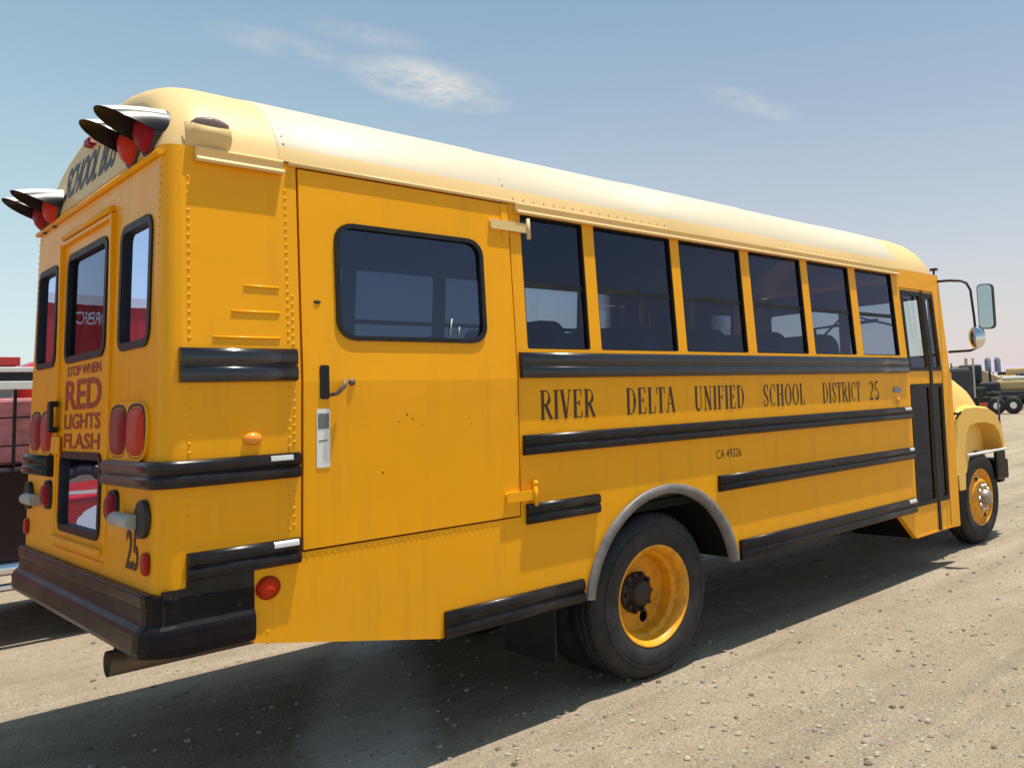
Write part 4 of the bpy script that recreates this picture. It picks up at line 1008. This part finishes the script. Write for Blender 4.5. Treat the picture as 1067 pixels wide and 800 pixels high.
b = MB(); b.grid([[(1.9, y, 1.0), (2.9, y, .6), (3.2, y, 1.1), (3.1, y, 2.0)] for y in (-1.3, 1.3)]); b.tube([(.8, -.5, 1.9), (2.1, -.5, 1.3)], .14, 8); b.obj('bucket', M['myellow'], t3)
b = MB(); b.box(-3.2, 2.0, -.9, .9, .6, 1.2); b.obj('chassis', M['mdark'], t3, bevel=.1)
far_wheels(t3, (-1.6, .9), .75)
p = at(1052, 92); t4 = thing('dark_lorry', 'low dark lorry standing behind the yellow loader', 'lorry', (p[0], p[1], 0), AX)
b = MB(); b.box(-6, 5, -1.2, 1.2, .8, 1.9); b.box(3, 5, -1.2, 1.2, 1.9, 2.7); b.box(-5.5, -2, -1.1, 1.1, 1.9, 2.3); b.obj('body', M['bluegrey'], t4, bevel=.1)
far_wheels(t4, (-4.6, -3.4, 3.6), .5)
p = at(1027, 56); t5 = thing('orange_box', 'orange box standing on the gravel beyond the front fender', 'box', (p[0], p[1], 0), AX)
b = MB(); b.box(-.45, .45, -.3, .3, .12, .72); b.obj('body', M['morange'], t5, bevel=.05)
b = MB(); b.box(-.5, .5, -.34, .34, 0, .12); b.box(-.48, .48, -.32, .32, .72, .78); b.obj('rim', M['mdark'], t5, bevel=.02)
p = at(1036, 300); t6 = thing('twin_silo', 'pair of blue grey silos on the skyline', 'silo', (p[0], p[1], 0), 0)
for q in (-1.6, 1.6):
    b = MB(); b.revolve([(1.05, 6.0), (1.05, 10.2), (.3, 11.2), (.001, 11.3)], (q * .6, -q * .8, 0), 'z', 20); b.obj('tank', M['bluegrey'], t6)
b = MB()
for (x, y) in ((-1.8, 1.8), (1.8, -1.8), (0, 0), (-1, 1)): b.tube([(x, y, 0), (x, y, 6.2)], .2, 8)
b.obj('frame', M['bluegrey'], t6)
p = at(1003, 58); t7 = thing('parked_trailer', 'small black trailer half hidden behind the bus nose', 'trailer', (p[0], p[1], 0), AX)
b = MB(); b.box(-2.2, 1.5, -1, 1, .9, 1.6); b.box(-1.4, .5, -.8, .8, 1.6, 2.5); b.obj('body', M['hub'], t7, bevel=.1); far_wheels(t7, (-1.2, .6), .45)

def far_rig(px, D, label, name, cat, parts, wheels, rot=AX, wr=.5):
    p = at(px, D); t = thing(name, label, cat, (p[0], p[1], 0), rot)
    for nm, m, boxes, bv in parts:
        b = MB()
        for q in boxes: b.box(*q)
        b.obj(nm, M[m], t, bevel=bv)
    far_wheels(t, wheels, wr); return t
far_rig(996, 52, 'dark truck cab with a stack pipe just behind the nose of the bus', 'dark_truck', 'truck', [('cab', 'mdark', [(-1.2, .9, -1.1, 1.1, .9, 2.75)], .2), ('frame', 'hub', [(.9, 3.5, -.5, .5, .7, 1.0), (1.2, 1.5, -.9, -.5, .7, 1.5)], .03), ('stack', 'galv', [(1.0, 1.12, -.95, -.83, 1, 3.3)], .03), ('windscreen', 'cwhite', [(-1.24, -1.1, -.8, .8, 1.8, 2.4)], .02)], (-.6, 2.2, 3.1))
far_rig(1020, 86, 'grey drill rig with a raised mast among the far trucks', 'drill_rig', 'machine', [('body', 'hub', [(-3, 2, -1.1, 1.1, 1, 2.2), (1.8, 3.6, -1.1, 1.1, 1, 2.9)], .1), ('mast', 'tan', [(-1.2, -.9, -.2, .2, 2.2, 4.4), (-2.6, -2.4, -.2, .2, 2.2, 3.6), (-2.6, -.9, -.15, .15, 3.5, 3.65)], .03)], (-2.2, -1.1, 2.8))
far_rig(1046, 68, 'dark skid of pipes and drums beside the tan load', 'pipe_skid', 'machine', [('skid', 'mdark', [(-1.6, 1.6, -.8, .8, .2, .9), (-1.2, -.4, -.6, .6, .9, 1.8), (.2, 1.2, -.5, .5, .9, 1.5)], .06), ('drum', 'galv', [(-.3, .15, -.5, .5, .9, 1.45)], .05)], (-1.0, 1.0), wr=.35)
far_rig(1064, 60, 'dark trailer with pale hubs at the right edge of the lot', 'dark_trailer', 'trailer', [('body', 'mdark', [(-2.5, 2.5, -1.1, 1.1, .75, 1.25)], .06), ('load', 'myellow', [(-1.6, .8, -.8, .8, 1.25, 2.0)], .2), ('cover', 'cwhite', [(-1.2, .4, -.7, .7, 2.0, 2.2)], .08)], (-1.6, -.6, 1.7), wr=.42)
far_rig(1008, 95, 'pale box truck standing far back behind the machinery', 'box_truck', 'truck', [('box', 'inner', [(-3.5, 1.5, -1.2, 1.2, 1, 3.6)], .05), ('cab', 'bluegrey', [(1.6, 3.2, -1.1, 1.1, .8, 2.6)], .2)], (-2.4, 2.3))

# a row of parked trucks at the back of the lot
pt = at(1040, 150)
proto_ = thing('distant_truck', 'small parked truck in the far row at the back of the lot', 'truck', (pt[0], pt[1], 0), rad(20), 'trucks parked in the far row')
b = MB(); b.box(-3.2, 1.6, -1.2, 1.2, .9, 2.6); b.obj('box', M['mdark'], proto_, bevel=.1)
b = MB(); b.box(1.7, 3.4, -1.1, 1.1, .7, 2.3); b.obj('cab', M['tan'], proto_, bevel=.25)
b = MB(); b.box(-3.2, 3.2, -1.0, 1.0, .35, .9); b.obj('chassis', M['under'], proto_)
for k, (px, D, rz) in enumerate(((985, 140, 20), (998, 155, -40), (1011, 165, 60), (1024, 150, 5), (1056, 160, 80), (1068, 145, 15), (1082, 150, -30))):
    q_ = at(px, D); r2_ = proto_.copy(); COL.objects.link(r2_); r2_.location = (q_[0], q_[1], 0); r2_.rotation_euler = (0, 0, rad(rz))
    for ch_ in list(proto_.children):
        c2_ = ch_.copy(); COL.objects.link(c2_); c2_.parent = r2_
